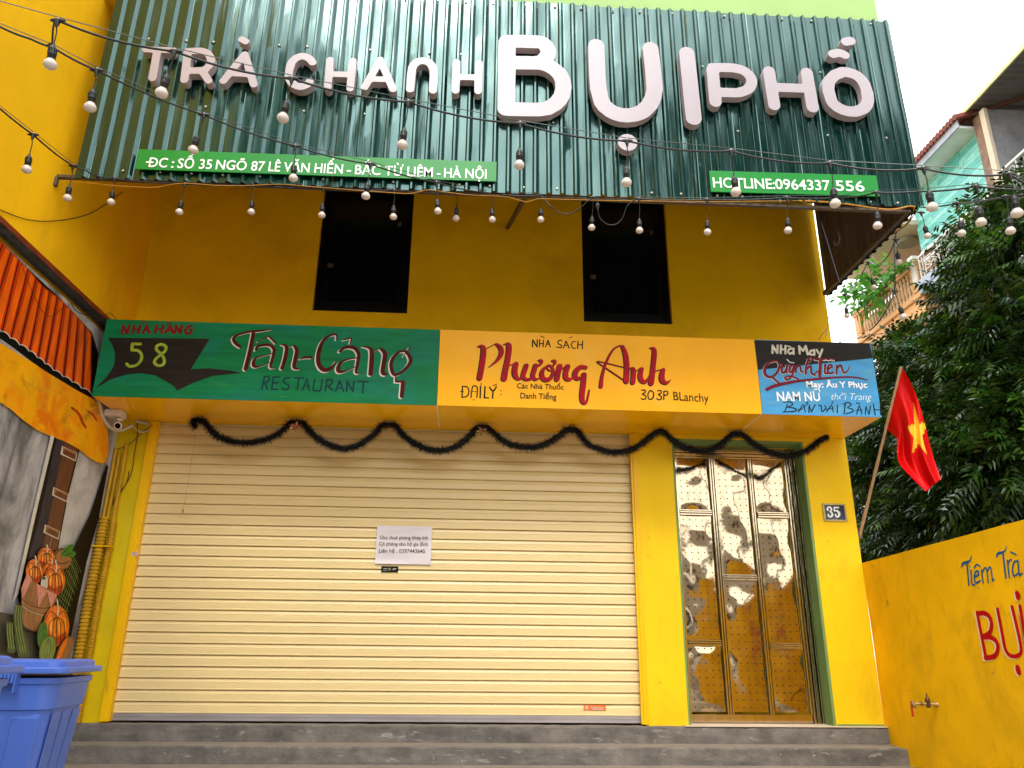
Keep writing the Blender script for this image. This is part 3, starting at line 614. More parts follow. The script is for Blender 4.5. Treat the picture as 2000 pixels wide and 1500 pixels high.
tan = [((24, 30, 25, 22, 20, 20, 19, 8), 275, 445, 190, 380, 150, 300, 205, 238, 330, 195, 480, 163, 620, 155, 860, 125), ((30, 36, 36), 518, 175, 455, 520, 372, 850), (8, 600, 350, 810, 245), (15, 805, 260, 925, 378),
       ((20, 25, 25, 25, 30, 28, 25, 20, 13, 6), 560, 500, 600, 435, 720, 410, 830, 420, 895, 490, 890, 560, 850, 720, 828, 800, 860, 835, 930, 825), ((10, 10, 18, 28, 30, 20, 12, 8), 890, 560, 700, 610, 560, 650, 520, 720, 520, 785, 570, 812, 680, 785, 820, 735),
       ((8, 25, 33, 33, 33), 1030, 408, 1100, 420, 1125, 480, 1090, 680, 1040, 835), (6, 1160, 450, 1265, 412), ((22, 35, 35, 33, 22, 7), 1265, 430, 1312, 505, 1295, 620, 1260, 790, 1290, 843, 1380, 852), ((8, 20, 24), 1370, 670, 1440, 642, 1578, 636)]
cang = [((13, 15, 20, 26, 34, 36, 38, 38, 34, 26, 15, 7), 240, 285, 238, 208, 130, 218, 20, 300, -45, 440, -75, 600, -57, 715, 0, 792, 75, 808, 150, 770, 200, 710, 232, 650), ((9, 15, 13, 10), 352, 298, 430, 275, 495, 268, 468, 350),
        ((22, 25, 28, 30, 30, 28, 25, 20, 13, 6), 295, 490, 350, 440, 450, 415, 550, 440, 610, 520, 610, 600, 585, 750, 565, 835, 600, 862, 660, 840), ((10, 12, 20, 32, 34, 22, 12, 8), 600, 600, 450, 620, 320, 670, 268, 750, 270, 820, 330, 838, 420, 812, 550, 755),
        ((8, 22, 35, 38, 38), 680, 408, 790, 430, 835, 500, 830, 700, 815, 872), (6, 870, 500, 1000, 428), ((22, 38, 37, 35, 24, 6), 990, 450, 1062, 530, 1040, 700, 1020, 840, 1060, 883, 1110, 862), ((11, 5), 1485, 418, 1372, 578),
        ((20, 20, 28, 30, 30, 25, 22, 28, 32, 30, 22), 1405, 485, 1300, 500, 1200, 600, 1165, 720, 1190, 850, 1240, 888, 1330, 850, 1450, 740, 1498, 640, 1460, 545, 1410, 492), (12, 1245, 895, 1240, 1000), (18, 1245, 1002, 1370, 1006), (35, 1368, 1012, 1347, 1250)]
strokes('lettering', tan, Z2, PB, m_cream, gb, d1=.0015, shift=(-25, 14), label='cream edge of the brown script')
strokes('lettering', tan, Z2, PB, m_maroon, gb, d1=.003)
strokes('lettering', cang, Z3, PB, m_cream, gb, d1=.0016, shift=(-23, 16), label='cream edge of the brown script')
strokes('lettering', cang, Z3, PB, m_maroon, gb, d1=.003)
strokes('lettering', [(15, 720, 990, 670, 1220), (15, 720, 990, 795, 992, 808, 1040, 770, 1090, 705, 1110), (15, 725, 1110, 775, 1220), (15, 880, 995, 850, 1220), (14, 880, 998, 990, 1000), (14, 870, 1105, 960, 1105), (14, 850, 1220, 960, 1225),
  (15, 1180, 1015, 1100, 1022, 1062, 1070, 1100, 1115, 1162, 1150, 1150, 1212, 1090, 1230, 1032, 1205), (15, 1262, 1010, 1440, 1020), (15, 1345, 1020, 1320, 1230), (15, 1410, 1240, 1490, 1040), (15, 1500, 1035, 1540, 1240), (12, 1450, 1160, 1540, 1160), (15, 1640, 1040, 1608, 1200, 1620, 1245, 1700, 1250, 1745, 1235, 1780, 1040)], Z2, PB, m_teal, gb)
strokes('lettering', [(15, 75, 970, 45, 1160), (15, 75, 972, 150, 972, 168, 1015, 130, 1060, 70, 1080), (15, 95, 1080, 175, 1155), (15, 225, 1165, 290, 990), (15, 290, 990, 358, 1165), (12, 250, 1110, 335, 1110), (15, 410, 1170, 418, 1000), (15, 420, 1000, 515, 1175), (15, 515, 1175, 535, 1000), (14, 605, 1000, 770, 1005), (15, 695, 1010, 680, 1190)], Z3, PB, m_teal, gb)
# yellow board
strokes('lettering', [(8, 1065, 250, 1070, 160), (8, 1070, 160, 1125, 250), (8, 1125, 250, 1130, 160), (8, 1155, 250, 1160, 160), (7, 1205, 250, 1210, 165), (7, 1157, 208, 1207, 208), (7, 1235, 250, 1270, 165), (7, 1270, 165, 1300, 250), (5, 1248, 215, 1290, 215), (5, 1170, 110, 1220, 126),
  (7, 1450, 165, 1410, 167, 1400, 205, 1448, 235, 1430, 262, 1385, 250), (7, 1470, 265, 1505, 175), (7, 1505, 175, 1545, 265), (5, 1480, 230, 1535, 230), (4, 1545, 135, 1585, 120), (7, 1625, 180, 1590, 187, 1572, 225, 1590, 262, 1622, 268), (7, 1655, 270, 1660, 175), (7, 1715, 275, 1720, 175), (7, 1657, 222, 1717, 222)], Z4, PB, m_ink, yb)
phu = [((6, 18, 32, 34, 34, 34), 362, 248, 400, 238, 432, 275, 425, 400, 402, 550, 382, 655), (4, 470, 270, 590, 208), ((12, 27, 28, 18, 3), 595, 210, 650, 255, 665, 330, 615, 420, 505, 512), ((6, 16, 32, 33, 35, 37), 702, 215, 742, 208, 766, 245, 750, 400, 716, 560, 700, 662),
       (6, 760, 495, 850, 460), ((30, 34, 33, 24, 12), 857, 472, 840, 540, 842, 610, 872, 658, 915, 668), ((28, 30, 28, 20, 18, 14), 990, 492, 962, 575, 947, 635, 980, 672, 1040, 668, 1080, 640), ((28, 30, 28, 18, 9), 1110, 492, 1092, 560, 1075, 620, 1102, 672, 1155, 660), ((6, 15, 18, 14), 1112, 520, 1180, 470, 1188, 432, 1160, 425),
       ((13, 18, 28, 30, 28, 22, 17, 13, 10, 8, 8, 7), 1290, 492, 1222, 530, 1192, 600, 1210, 662, 1262, 678, 1318, 640, 1342, 560, 1312, 500, 1265, 492, 1262, 530, 1298, 558, 1340, 540), ((7, 15, 18, 12), 1338, 500, 1365, 462, 1358, 432, 1330, 430),
       (32, 1425, 500, 1402, 600, 1388, 670), (9, 1440, 545, 1535, 485), ((30, 32, 30, 22, 12), 1530, 502, 1502, 590, 1508, 655, 1550, 675, 1590, 655), ((24, 28, 32, 32, 26, 18), 1762, 518, 1700, 512, 1642, 560, 1622, 620, 1650, 662, 1712, 650), ((32, 33, 32, 28, 16, 10, 8), 1742, 612, 1730, 750, 1715, 880, 1722, 955, 1755, 985, 1782, 945, 1812, 812)]
anh = [((24, 18, 13, 11, 8, 7), 228, 698, 245, 560, 300, 380, 380, 230, 460, 170, 520, 168), ((22, 30, 33, 33), 512, 185, 550, 290, 565, 450, 558, 630), (5, 580, 650, 185, 385), (4, 185, 383, 210, 372, 530, 448), ((8, 26, 30, 30), 610, 460, 648, 475, 650, 560, 643, 645), (7, 680, 500, 755, 452),
       ((22, 30, 30, 24, 11, 8), 760, 470, 740, 545, 752, 612, 800, 638, 850, 590, 888, 500), ((6, 22, 29, 30, 32, 34), 868, 196, 915, 208, 925, 265, 910, 420, 895, 560, 880, 655), (6, 940, 495, 1050, 466), ((24, 33, 33, 20, 3), 1040, 482, 1020, 560, 1030, 625, 1080, 652, 1138, 612)]
for dt, zz in ((phu, Z4), (anh, Z5)):
    strokes('lettering', dt, zz, PB, m_ink, yb, d1=.0015, shift=(-12, 8), grow=2.5, label='black edge of the red script'); strokes('lettering', dt, zz, PB, m_red, yb, d1=.003)
strokes('lettering', [(9, 150, 905, 155, 765), (8, 155, 765, 215, 772, 240, 830, 215, 892, 147, 908), (7, 130, 830, 165, 830), (8, 265, 910, 285, 775, 325, 760, 350, 790, 342, 910), (4, 280, 830, 345, 835), (9, 303, 940), (10, 390, 765, 385, 915), (9, 397, 735), (10, 450, 770, 440, 915), (9, 440, 912, 495, 915),
  (10, 510, 775, 530, 812, 560, 820, 580, 800, 595, 770), (10, 555, 820, 546, 918), (6, 555, 755, 598, 738), (8, 657, 820), (8, 655, 872)], Z4, PB, m_ink, yb)
tY('Các Nhà Thuốc', 1009.5, 758.5, 1101, 761, 10.5, YB, m_ink, yb, thick=.003, offset=.012, shear=.05)
tY('Danh Tiếng', 1016, 778, 1087, 780.5, 11.5, YB, m_ink, yb, thick=.003, offset=.012, shear=.05)
strokes('lettering', [(8, 755, 748, 795, 745, 800, 775, 765, 800, 805, 820, 808, 855, 770, 868, 750, 855), (8, 870, 750, 838, 790, 842, 850, 872, 868, 905, 840, 908, 780, 870, 750), (8, 965, 755, 1005, 755, 1008, 785, 972, 805, 1012, 830, 1008, 862, 975, 872, 950, 858), (8, 1045, 760, 1042, 870), (8, 1045, 760, 1090, 765, 1095, 795, 1075, 812, 1045, 815)], Z5, PB, m_ink, yb)
tY('BLanchy', 1315.5, 781.5, 1384.5, 786, 17.5, YB, m_ink, yb, thick=.003, offset=.004)
# blue board
b = MB(); poly(b, [(1470 + x / 7.692, 660 + y / 7.692) for x, y in ((22, 34), (1758, 80), (1803, 305), (75, 480))], PB, .0013); b.build('black_band', m_sblack, bb)
strokes('lettering', [(16, 295, 225, 300, 115), (16, 300, 115, 365, 225), (16, 370, 225, 375, 115), (16, 420, 230, 425, 115), (15, 490, 235, 492, 120), (13, 425, 172, 490, 175), (15, 600, 162, 550, 168, 532, 210, 560, 238, 602, 220), (15, 612, 160, 615, 240), (8, 520, 122, 570, 135),
  (16, 705, 235, 697, 125), (15, 697, 125, 755, 195), (15, 755, 195, 795, 125), (18, 795, 125, 825, 245), (15, 905, 190, 868, 197, 860, 245, 900, 252), (15, 925, 180, 925, 258), (15, 962, 180, 992, 235), (15, 1045, 175, 1000, 290)], Z6, PB, m_beige, bb, d1=.0028)
qt = [((9, 14, 19, 20, 18, 16, 16, 14, 10, 7), 335, 350, 240, 372, 185, 450, 182, 540, 240, 588, 320, 570, 385, 480, 400, 410, 370, 355, 315, 345), (14, 290, 592, 400, 690), (14, 440, 405, 432, 500, 460, 528, 500, 480, 515, 412), (14, 515, 410, 505, 520), (13, 562, 410, 548, 498, 580, 515, 622, 420), (12, 622, 420, 592, 560, 520, 632, 484, 605, 525, 578, 600, 588, 680, 618),
      (13, 650, 432, 640, 520), (12, 655, 450, 705, 415, 722, 500, 750, 512), (13, 835, 325, 802, 430, 792, 540), (9, 835, 320, 880, 295, 888, 322, 840, 360), (13, 800, 480, 868, 425, 880, 530, 930, 558), (14, 940, 325, 1100, 322, 1205, 325), (21, 1018, 335, 1010, 480, 1003, 580), (8, 905, 560, 985, 500), (13, 1090, 400, 1080, 518, 1112, 538), (12, 1130, 475, 1190, 432, 1160, 405, 1120, 460, 1140, 535, 1210, 520),
      (13, 1262, 420, 1255, 540), ((12, 13, 13, 12, 8, 3), 1262, 462, 1318, 412, 1342, 480, 1370, 528, 1420, 500, 1452, 420)]
strokes('lettering', qt, Z6, PB, m_cream, bb, d1=.0028, shift=(-5, 5), grow=4, label='pale edge of the maroon script')
strokes('lettering', qt + [((22, 22, 18, 15, 12, 10, 8, 3), 215, 775, 330, 722, 600, 662, 900, 625, 1200, 597, 1450, 588, 1600, 602, 1728, 634)], Z6, PB, mat('maroon_brush_paint', (.15, .008, .016), .4, var=.2, scale=14, spec=.1), bb, d1=.0043, grow=2)
strokes('lettering', [(5, 515, 325, 560, 368, 620, 376), (4, 1065, 348, 1100, 333, 1140, 350), (4, 1150, 350, 1168, 330), (4, 1185, 330, 1196, 352), (4, 1215, 335, 1226, 356)], Z6, PB, m_whiteb, bb, d1=.0058)
tY('May: Âu Y Phục', 1575, 756.5, 1694, 757.5, 12, YB, m_whiteb, bb, thick=.0048, offset=.028)
tY('NAM NỮ', 1518, 783, 1604, 783, 18.5, YB, m_whiteb, bb, thick=.003, offset=.02)
tY('thời Trang', 1624, 780.5, 1703, 782, 14, YB, m_whiteb, bb, thick=.003, offset=-.012, shear=.35)
strokes('lettering', [(7, 522, 1000, 482, 1108), ((5, 8, 8, 6), 462, 968, 560, 962, 600, 1000, 520, 1042), ((7, 9, 8, 6), 530, 1040, 640, 1062, 635, 1100, 452, 1114), (6, 690, 1112, 760, 1000, 790, 1118), (5, 680, 1062, 700, 1092, 832, 990), (7, 800, 980, 835, 966), (8, 842, 1118, 852, 1012), (5, 852, 1012, 882, 1112), (8, 882, 1112, 938, 1006),
  (7, 990, 1018, 1030, 1020, 1042, 1108, 1100, 1050, 1080, 1018), (6, 1112, 1112, 1182, 1012, 1210, 1116), (5, 1092, 1078, 1220, 1052), (6, 1190, 985, 1202, 958), (7, 1272, 1012, 1270, 1125), (7, 1392, 992, 1372, 1138), ((5, 7, 7, 5), 1360, 1000, 1422, 966, 1480, 1000, 1422, 1048), ((6, 7, 7, 5), 1425, 1050, 1500, 1072, 1498, 1110, 1400, 1140),
  (6, 1562, 1148, 1602, 1022, 1640, 1150), (5, 1548, 1090, 1640, 1080), (6, 1560, 975, 1610, 990), (7, 1692, 1150, 1702, 1032), (5, 1702, 1032, 1748, 1150), (7, 1748, 1150, 1770, 1022), (7, 1840, 1158, 1812, 990), (8, 1925, 1158, 1918, 1022), (6, 1822, 1076, 1945, 1086)], Z6, PB, m_ink, bb, d1=.003)
# ================================================================== LEFT NEIGHBOUR AND ITS MURAL
ln = thing('left_neighbour_wall', 'tall warm yellow plaster side wall of the left neighbour above the mural', 'wall')
MB().box(-7, XL, -5.2, 8, GZ, 11.5).build('wall', m_lefty, ln)
mw = thing('mural_wall', 'low wall painted with an orange tiled roof, grey walls and pumpkins at far left', 'painted wall')
XM = -3.462; PM = planeX(XM, 1)
m_mg = mat('mural_grey_wash', (.17, .165, .16), .55, spec=.2, var=.5, scale=1.6, stretch=(1, 1, .6), bump=.25, bscale=30, dirt=[((.58, .56, .56), .36, .58, .9, 1.5, (1, 1.3, .7)), ((.035, .035, .038), .54, .7, .8, 2.1, (1, 2, .55))])
m_mo = mat('mural_orange_tile', (.78, .115, .004), .35, var=.3, scale=6, stretch=(1, 3, .5), bump=.2, bscale=40, spec=.3)
m_mo2 = mat('mural_red_tile', (.45, .03, .003), .35, var=.35, scale=6, stretch=(1, 3, .5), bump=.2, bscale=40, spec=.3)
m_mdk = mat('mural_black', (.005, .004, .004), .5, spec=.12, var=.3, bump=.1)
m_mst = mat('mural_golden_stucco', (.88, .38, .002), .4, spec=.25, var=.2, scale=2, bump=.3, bscale=30, dirt=[((.75, .14, .003), .46, .62, .85, 2.3, (1, 1, 1)), ((.22, .13, .01), .56, .68, .7, 3.7, (1, .8, 1.6)), ((.75, .52, .02), .55, .7, .6, 3, (1, 1, 2))])
m_mwd = mat('mural_brown_wood', (.11, .025, .010), .4, var=.5, scale=6, stretch=(1, 8, .6), bump=.2, bscale=40)
m_mwl = mat('mural_light_wood', (.30, .12, .04), .4, var=.4, scale=8, stretch=(1, 8, .8), bump=.2, bscale=40)
m_mln = mat('mural_pale_line', (.62, .58, .50), .5, var=.15, scale=14)
m_mpu = mat('mural_purple_grey', (.035, .027, .035), .5, spec=.15, var=.3, scale=4)
m_mpk = mat('mural_pumpkin_orange', (.80, .16, .004), .35, var=.35, scale=12, bump=.1)
m_mph = mat('mural_pumpkin_light', (1.0, .42, .05), .35, var=.3, scale=14)
m_mpd = mat('mural_pumpkin_rib', (.10, .025, .006), .4, var=.2, bump=0)
m_mgr = mat('mural_gourd_green', (.035, .065, .02), .4, var=.3, scale=12, bump=.1)
m_mgl = mat('mural_light_green', (.17, .26, .05), .4, var=.3, scale=12, bump=.1)
m_mgb = mat('mural_bright_green', (.02, .18, .01), .4, var=.4, scale=20, bump=.1)
m_mcl = mat('mural_pink_cloth', (.66, .22, .17), .5, var=.25, scale=30)
m_mfl = mat('mural_dark_floor', (.07, .06, .035), .6, var=.3, scale=5)
MB().box(XL + .001, XM, -5.15, -.005, GZ, 3.41).build('wall', m_mg, mw)
b = MB(); n = 60; ys = np.linspace(-5.15, -.02, n); rr = np.random.default_rng(9)
A = [(XM + .03 + rr.normal(0, .005), y, 3.455 + rr.normal(0, .007)) for y in ys]; B = [(XM + .045 + rr.normal(0, .004), y, 3.50 + rr.normal(0, .004)) for y in ys]
A0 = [(XM, y, 3.44) for y in ys]; B1 = [(XL, y, 3.535) for y in ys]
b.add(A0 + A + B + B1, [(k * n + i, k * n + i + 1, (k + 1) * n + i + 1, (k + 1) * n + i) for k in range(3) for i in range(n - 1)]); b.build('mortar_ledge', mat('black_tarred_ledge', (.015, .012, .011), .75, var=.5, scale=18, bump=1, bscale=40, dirt=[((.35, .30, .26), .66, .74, .7, 14, C1)]), mw)
MB().box(XL + .001, XL + .018, -5.15, -.02, 3.545, 3.60).build('painted_coping', mat('mural_rust_line', (.22, .03, .006), .5, var=.4, scale=6), mw)
L0 = [0.0]
def layer(): L0[0] += .0003; return L0[0]
def mural(name, mats, shapes, label=None):
    b = MB(); to2, to3 = PM
    for mi, kind, *a in shapes:
        d = layer()
        if kind == 'p': poly(b, a[0], PM, d, mi)
        elif kind == 's': poly(b, a[0], PM, d, mi, True)
        elif kind == 'e':
            cx, cy, rx, ry, rot = (a + [0])[:5]; c, s_ = math.cos(rot), math.sin(rot)
            poly(b, [(cx + rx * math.cos(t) * c - ry * math.sin(t) * s_, cy + rx * math.cos(t) * s_ + ry * math.sin(t) * c) for t in np.linspace(0, 2 * math.pi, 23)[:-1]], PM, d, mi)
        elif kind == 'l':
            wd, pts = a; pts = smooth_path(pts, 5) if len(pts) > 2 else [np.array(p, float) for p in pts]; Lh = []; Rh = []
            for i, p in enumerate(pts):
                t = pts[min(i + 1, len(pts) - 1)] - pts[max(i - 1, 0)]; t = t / (np.linalg.norm(t) + 1e-9); nn = np.array([-t[1], t[0]])
                k = wd / 2 * (.55 if i in (0, len(pts) - 1) else 1); Lh.append(p + nn * k); Rh.append(p - nn * k)
            vs = [to3(*to2(*q), d) for q in Lh + Rh]; N = len(pts); b.add(vs, [(i, i + 1, N + i + 1, N + i) for i in range(N - 1)], mi)
    return b.build(name, mats, mw, label=label)
mural('painted_shadow', [m_mdk], [(0, 'p', [(-170, 360), (-60, 412), (0, 470), (60, 530), (120, 585), (180, 650), (192, 690), (183, 785), (150, 770), (100, 738), (60, 705), (20, 675), (-60, 620), (-170, 560)])])
TT = [(-62, 420), (-46, 432), (-30, 446), (-12, 461), (5, 476), (21, 492), (36, 507), (54, 526), (69, 544), (81, 558), (95, 569), (110, 580), (123, 591), (136, 605), (150, 620), (164, 637), (176, 652)]
TB_ = [(-170, 560), (-140, 578), (-108, 594), (-78, 610), (-50, 624), (-22, 637), (3, 649), (20, 662), (38, 675), (56, 687), (72, 700), (87, 712), (103, 725), (122, 737), (140, 748), (158, 760), (176, 770)]
for i in range(len(TT) - 1):
    a, c, e, f = TT[i], TT[i + 1], TB_[i + 1], TB_[i]; g = .1
    sh_ = [(1, 'p', [a, (a[0] + (c[0] - a[0]) * .93, a[1] + (c[1] - a[1]) * .93), (f[0] + (e[0] - f[0]) * .94, f[1] + (e[1] - f[1]) * .94 - 1), (f[0] + (e[0] - f[0]) * .5, f[1] + (e[1] - f[1]) * .5 - 5), (f[0] + 1, f[1] - 2)]),
           (0, 'p', [(a[0] + (c[0] - a[0]) * .3, a[1] + 3 + (c[1] - a[1]) * .3), (a[0] + (c[0] - a[0]) * .8, a[1] + 2 + (c[1] - a[1]) * .8), (f[0] + (e[0] - f[0]) * .8, f[1] + (e[1] - f[1]) * .8 - 3), (f[0] + (e[0] - f[0]) * .2, f[1] + (e[1] - f[1]) * .2 - 3)]),
           (2, 'l', 1.6, [(f[0], f[1] - 2), (f[0] + (e[0] - f[0]) * .5, f[1] + (e[1] - f[1]) * .5 - 5), (f[0] + (e[0] - f[0]) * .95, f[1] + (e[1] - f[1]) * .95)])]
    mural('painted_tile', [m_mo, m_mo2, m_mln], sh_)
mural('painted_stucco', [m_mst, m_mo2], [(0, 's', [(-170, 585), (-100, 620), (-40, 655), (0, 672), (30, 690), (60, 708), (90, 728), (120, 746), (150, 764), (180, 780), (196, 792), (204, 820), (209, 868), (206, 893), (200, 904), (188, 903), (170, 893), (150, 877), (125, 863), (100, 853), (80, 845), (60, 834), (35, 815), (18, 800), (0, 788), (-40, 760), (-100, 730), (-170, 700)]),
   (1, 'l', 5, [(135, 795), (150, 808), (158, 825), (165, 836)]), (1, 'l', 4, [(168, 803), (178, 810), (186, 822)])])
mural('painted_window', [m_mdk, m_mpu, m_mln, m_mg], [(0, 'p', [(101, 853), (152, 879), (130, 965), (108, 1080), (108, 1160), (95, 1200), (40, 1190), (30, 1165), (66, 1000)]), (1, 'p', [(106, 857), (123, 864), (104, 960), (80, 1070), (50, 1095), (76, 1000)]),
   (2, 'p', [(95, 850), (102, 853), (67, 1000), (31, 1160), (20, 1178), (60, 1000)]), (0, 'p', [(172, 1005), (205, 905), (208, 912), (190, 1010), (165, 1100), (125, 1290), (100, 1300), (60, 1290), (90, 1200), (130, 1090)])])
mural('painted_post', [m_mwd, m_mwl, m_mln, m_mdk], [(0, 'p', [(122, 864), (148, 878), (127, 965), (107, 1076), (79, 1070), (103, 960)])] + [q for (x, y) in ((117, 871), (100, 951), (83, 1024)) for q in ((2, 'p', [(x, y), (x + 30, y + 14), (x + 27, y + 30), (x - 3, y + 16)]), (1, 'p', [(x + 2, y + 2), (x + 29, y + 14), (x + 26, y + 28), (x, y + 15)]), (0, 'p', [(x + 5, y + 7), (x + 27, y + 17), (x + 25, y + 26), (x + 3, y + 15)]))] +
   [(1, 'l', 1, [(112, 905), (104, 950)]), (1, 'l', 1, [(120, 900), (110, 945)]), (2, 'l', .8, [(96, 1050), (92, 1068)])])
mural('painted_floor', [m_mfl], [(0, 'p', [(-60, 1185), (20, 1200), (40, 1230), (95, 1240), (125, 1290), (120, 1420), (-60, 1480)])])
mural('painted_net', [m_mgl, m_mdk], [(1, 'p', [(138, 1082), (152, 1118), (150, 1150), (121, 1210), (118, 1190), (92, 1180)])] + [(0, 'l', 1.3, [(138 + k * 1.6, 1085 + k * 5), (96 + k * 4.2, 1178 + k * 4.5)]) for k in range(7)] + [(0, 'l', 1.1, [(138 - k * 7, 1085 + k * 14), (153 - k * 4.5, 1118 + k * 13)]) for k in range(7)] + [(0, 'l', 1.1, [(134 - k * 6, 1100 + k * 13), (148 - k * 4, 1140 + k * 11)]) for k in range(6)])
mural('painted_bowl', [m_mwl, m_mwd, m_mgb, m_mdk], [(1, 'e', 115, 1088, 18, 18, .4), (0, 'e', 117, 1089, 15, 15, .4), (0, 's', [(102, 1094), (116, 1101), (133, 1092), (128, 1106), (116, 1112), (105, 1106)]), (1, 'l', 3, [(103, 1097), (117, 1101), (131, 1095)]), (2, 'e', 125, 1074, 15, 6.5, -.75), (2, 'e', 129, 1082, 13, 6, -.1), (3, 'l', 1, [(113, 1083), (124, 1073), (134, 1064)]), (3, 'l', 1, [(117, 1086), (129, 1082), (140, 1080)])])
def pumpkin(cx, cy, rx, ry, k=5):
    s = [(1, 'e', cx, cy, rx + 1, ry + 1), (0, 'e', cx, cy, rx, ry)]; top = (cx + rx * .05, cy - ry * .45)
    s += [(4, 's', [(cx - rx * .8, cy + ry * .35), (cx, cy + ry * .55), (cx + rx * .8, cy + ry * .3), (cx + rx * .55, cy + ry * .82), (cx, cy + ry * .96), (cx - rx * .55, cy + ry * .82)]), (3, 'e', cx - rx * .42, cy - ry * .05, rx * .13, ry * .4), (3, 'e', cx + rx * .22, cy - ry * .02, rx * .12, ry * .42), (3, 'e', cx + rx * .66, cy - ry * .1, rx * .08, ry * .3)]
    for i in range(k):
        t = (i - (k - 1) / 2) / ((k - 1) / 2 + .6); s.append((1, 'l', 1.6, [top, (cx + t * rx * .75, cy - ry * .1), (cx + t * rx * .78, cy + ry * math.sqrt(1 - (t * .75) ** 2) * .95)]))
    s += [(1, 'l', 1.4, [top, (cx - rx * .55, cy - ry * .72), (cx - rx * .9, cy - ry * .25)]), (1, 'l', 1.4, [top, (cx + rx * .55, cy - ry * .72), (cx + rx * .9, cy - ry * .2)]), (2, 'l', 2.6, [top, (top[0] + 1, top[1] - ry * .45), (top[0] - 1, top[1] - ry * .85)])]
    return s
for p in ((83, 1088, 17, 19), (91, 1112, 15, 17), (58, 1116, 17, 24), (97, 1132, 20, 30)): mural('painted_pumpkin', [m_mpk, m_mpd, m_mln, m_mph, m_mo2], pumpkin(*p))
mural('painted_squash', [m_mln, m_mgr], [(0, 'e', 75, 1140, 7, 15, .1), (1, 'e', 74, 1129, 4, 3), (1, 'l', .8, [(73, 1130), (72, 1150)]), (1, 'l', .8, [(77, 1130), (78, 1150)])])
mural('painted_basket', [m_mwl, m_mwd, m_mcl, m_mln], [(0, 's', [(30, 1165), (36, 1140), (46, 1134), (62, 1141), (98, 1160), (92, 1182), (74, 1200), (66, 1220), (60, 1233), (45, 1230), (34, 1222), (30, 1195)]), (1, 'l', 2, [(30, 1170), (50, 1183), (72, 1188), (90, 1184)]), (1, 'l', 1.6, [(29, 1180), (48, 1192), (74, 1200)]), (3, 'l', 1, [(29, 1182), (48, 1194), (74, 1202)]), (1, 'l', 1.8, [(33, 1222), (46, 1230), (61, 1232)]),
   (1, 'l', 1, [(42, 1190), (43, 1228)]), (1, 'l', 1, [(54, 1196), (54, 1230)]), (1, 'l', 1.2, [(34, 1168), (60, 1183)]), (2, 'p', [(40, 1119), (50, 1132), (30, 1170), (28, 1150)]), (2, 'p', [(59, 1139), (81, 1153), (62, 1186)]), (2, 'p', [(79, 1152), (99, 1162), (86, 1188)])] + [(3, 'l', .7, [(60 + k * 4, 1141 + k * 3), (62 + k * 1.5, 1180 - k * 4)]) for k in range(5)] + [(3, 'l', .7, [(80 + k * 4, 1154 + k * 2), (86 + k * 1.2, 1182 - k * 4)]) for k in range(4)] + [(3, 'l', .7, [(40 + k * 2.4, 1121 + k * 3), (29 + k * 1, 1150 + k * 4)]) for k in range(4)])
mural('painted_pumpkin', [m_mpk, m_mpd, m_mln, m_mph, m_mo2], pumpkin(97, 1222, 25, 40))
for (pts, w_) in (([(22, 1182), (19, 1205), (22, 1235), (28, 1265), (30, 1275)], 17), ([(2, 1215), (3, 1240), (6, 1268)], 13)):
    s = [(0, 'l', w_ + (6 if i else 0), pts[i:] ) for i in (0, 2)]; s += [(0, 'e', pts[-1][0], pts[-1][1], w_ * .72, w_ * .6)] + [(1, 'l', 1.6, [(x + o, y) for x, y in pts]) for o in (-5, 0, 5)]
    mural('painted_gourd', [m_mgr, m_mgl], s)
for (cx, cy, rx, ry, rot) in ((67, 1240, 9, 25, .12), (77, 1270, 15, 28, .25)):
    mural('painted_cucumber', [m_mgl, m_mgr, m_mgb], [(1, 'e', cx, cy, rx + 1.2, ry + 1.2, rot), (0 if rx > 10 else 2, 'e', cx, cy, rx, ry, rot)] + [(1, 'l', 1.2, [(cx + o * .2 + 3, cy - ry * .85), (cx + o, cy), (cx + o * .4 - 4, cy + ry * .85)]) for o in (-6, 0, 6)])
mural('painted_sweet_potato', [m_mwl, m_mpd, m_mpk], [(1, 'e', 108, 1272, 11, 33, .42), (0, 'e', 108, 1272, 10, 31, .42), (2, 'e', 105, 1270, 4, 26, .42), (0, 'e', 119, 1266, 5, 22, .35)])
# thin wires looping over the mural
b = MB(); P3 = lambda pts, X: [WX(x, y, X) for x, y in pts]
b.tube(smooth_path(P3([(42, 515), (55, 550), (75, 595), (90, 615), (105, 617), (120, 603), (135, 598)], XM + .03)), .0022, 4)
b.tube(smooth_path(P3([(138, 590), (145, 603), (158, 612), (185, 619), (205, 622), (230, 626)], XM + .03)), .004, 5)
b.tube(smooth_path(P3([(192, 622), (205, 615), (216, 612), (226, 622), (232, 626)], XM + .04)), .0025, 4)
b.tube(smooth_path(P3([(0, 410), (50, 428), (95, 432), (150, 425), (190, 410), (240, 375)], XL + .012)), .004, 5)
b.tube(smooth_path(P3([(140, 560), (146, 580), (156, 600)], XL + .012)), .0025, 4)
tag(b.build('telephone_wires', m_cable), 'thin dark wires sagging over the painted tiled roof on the left wall', 'wires')
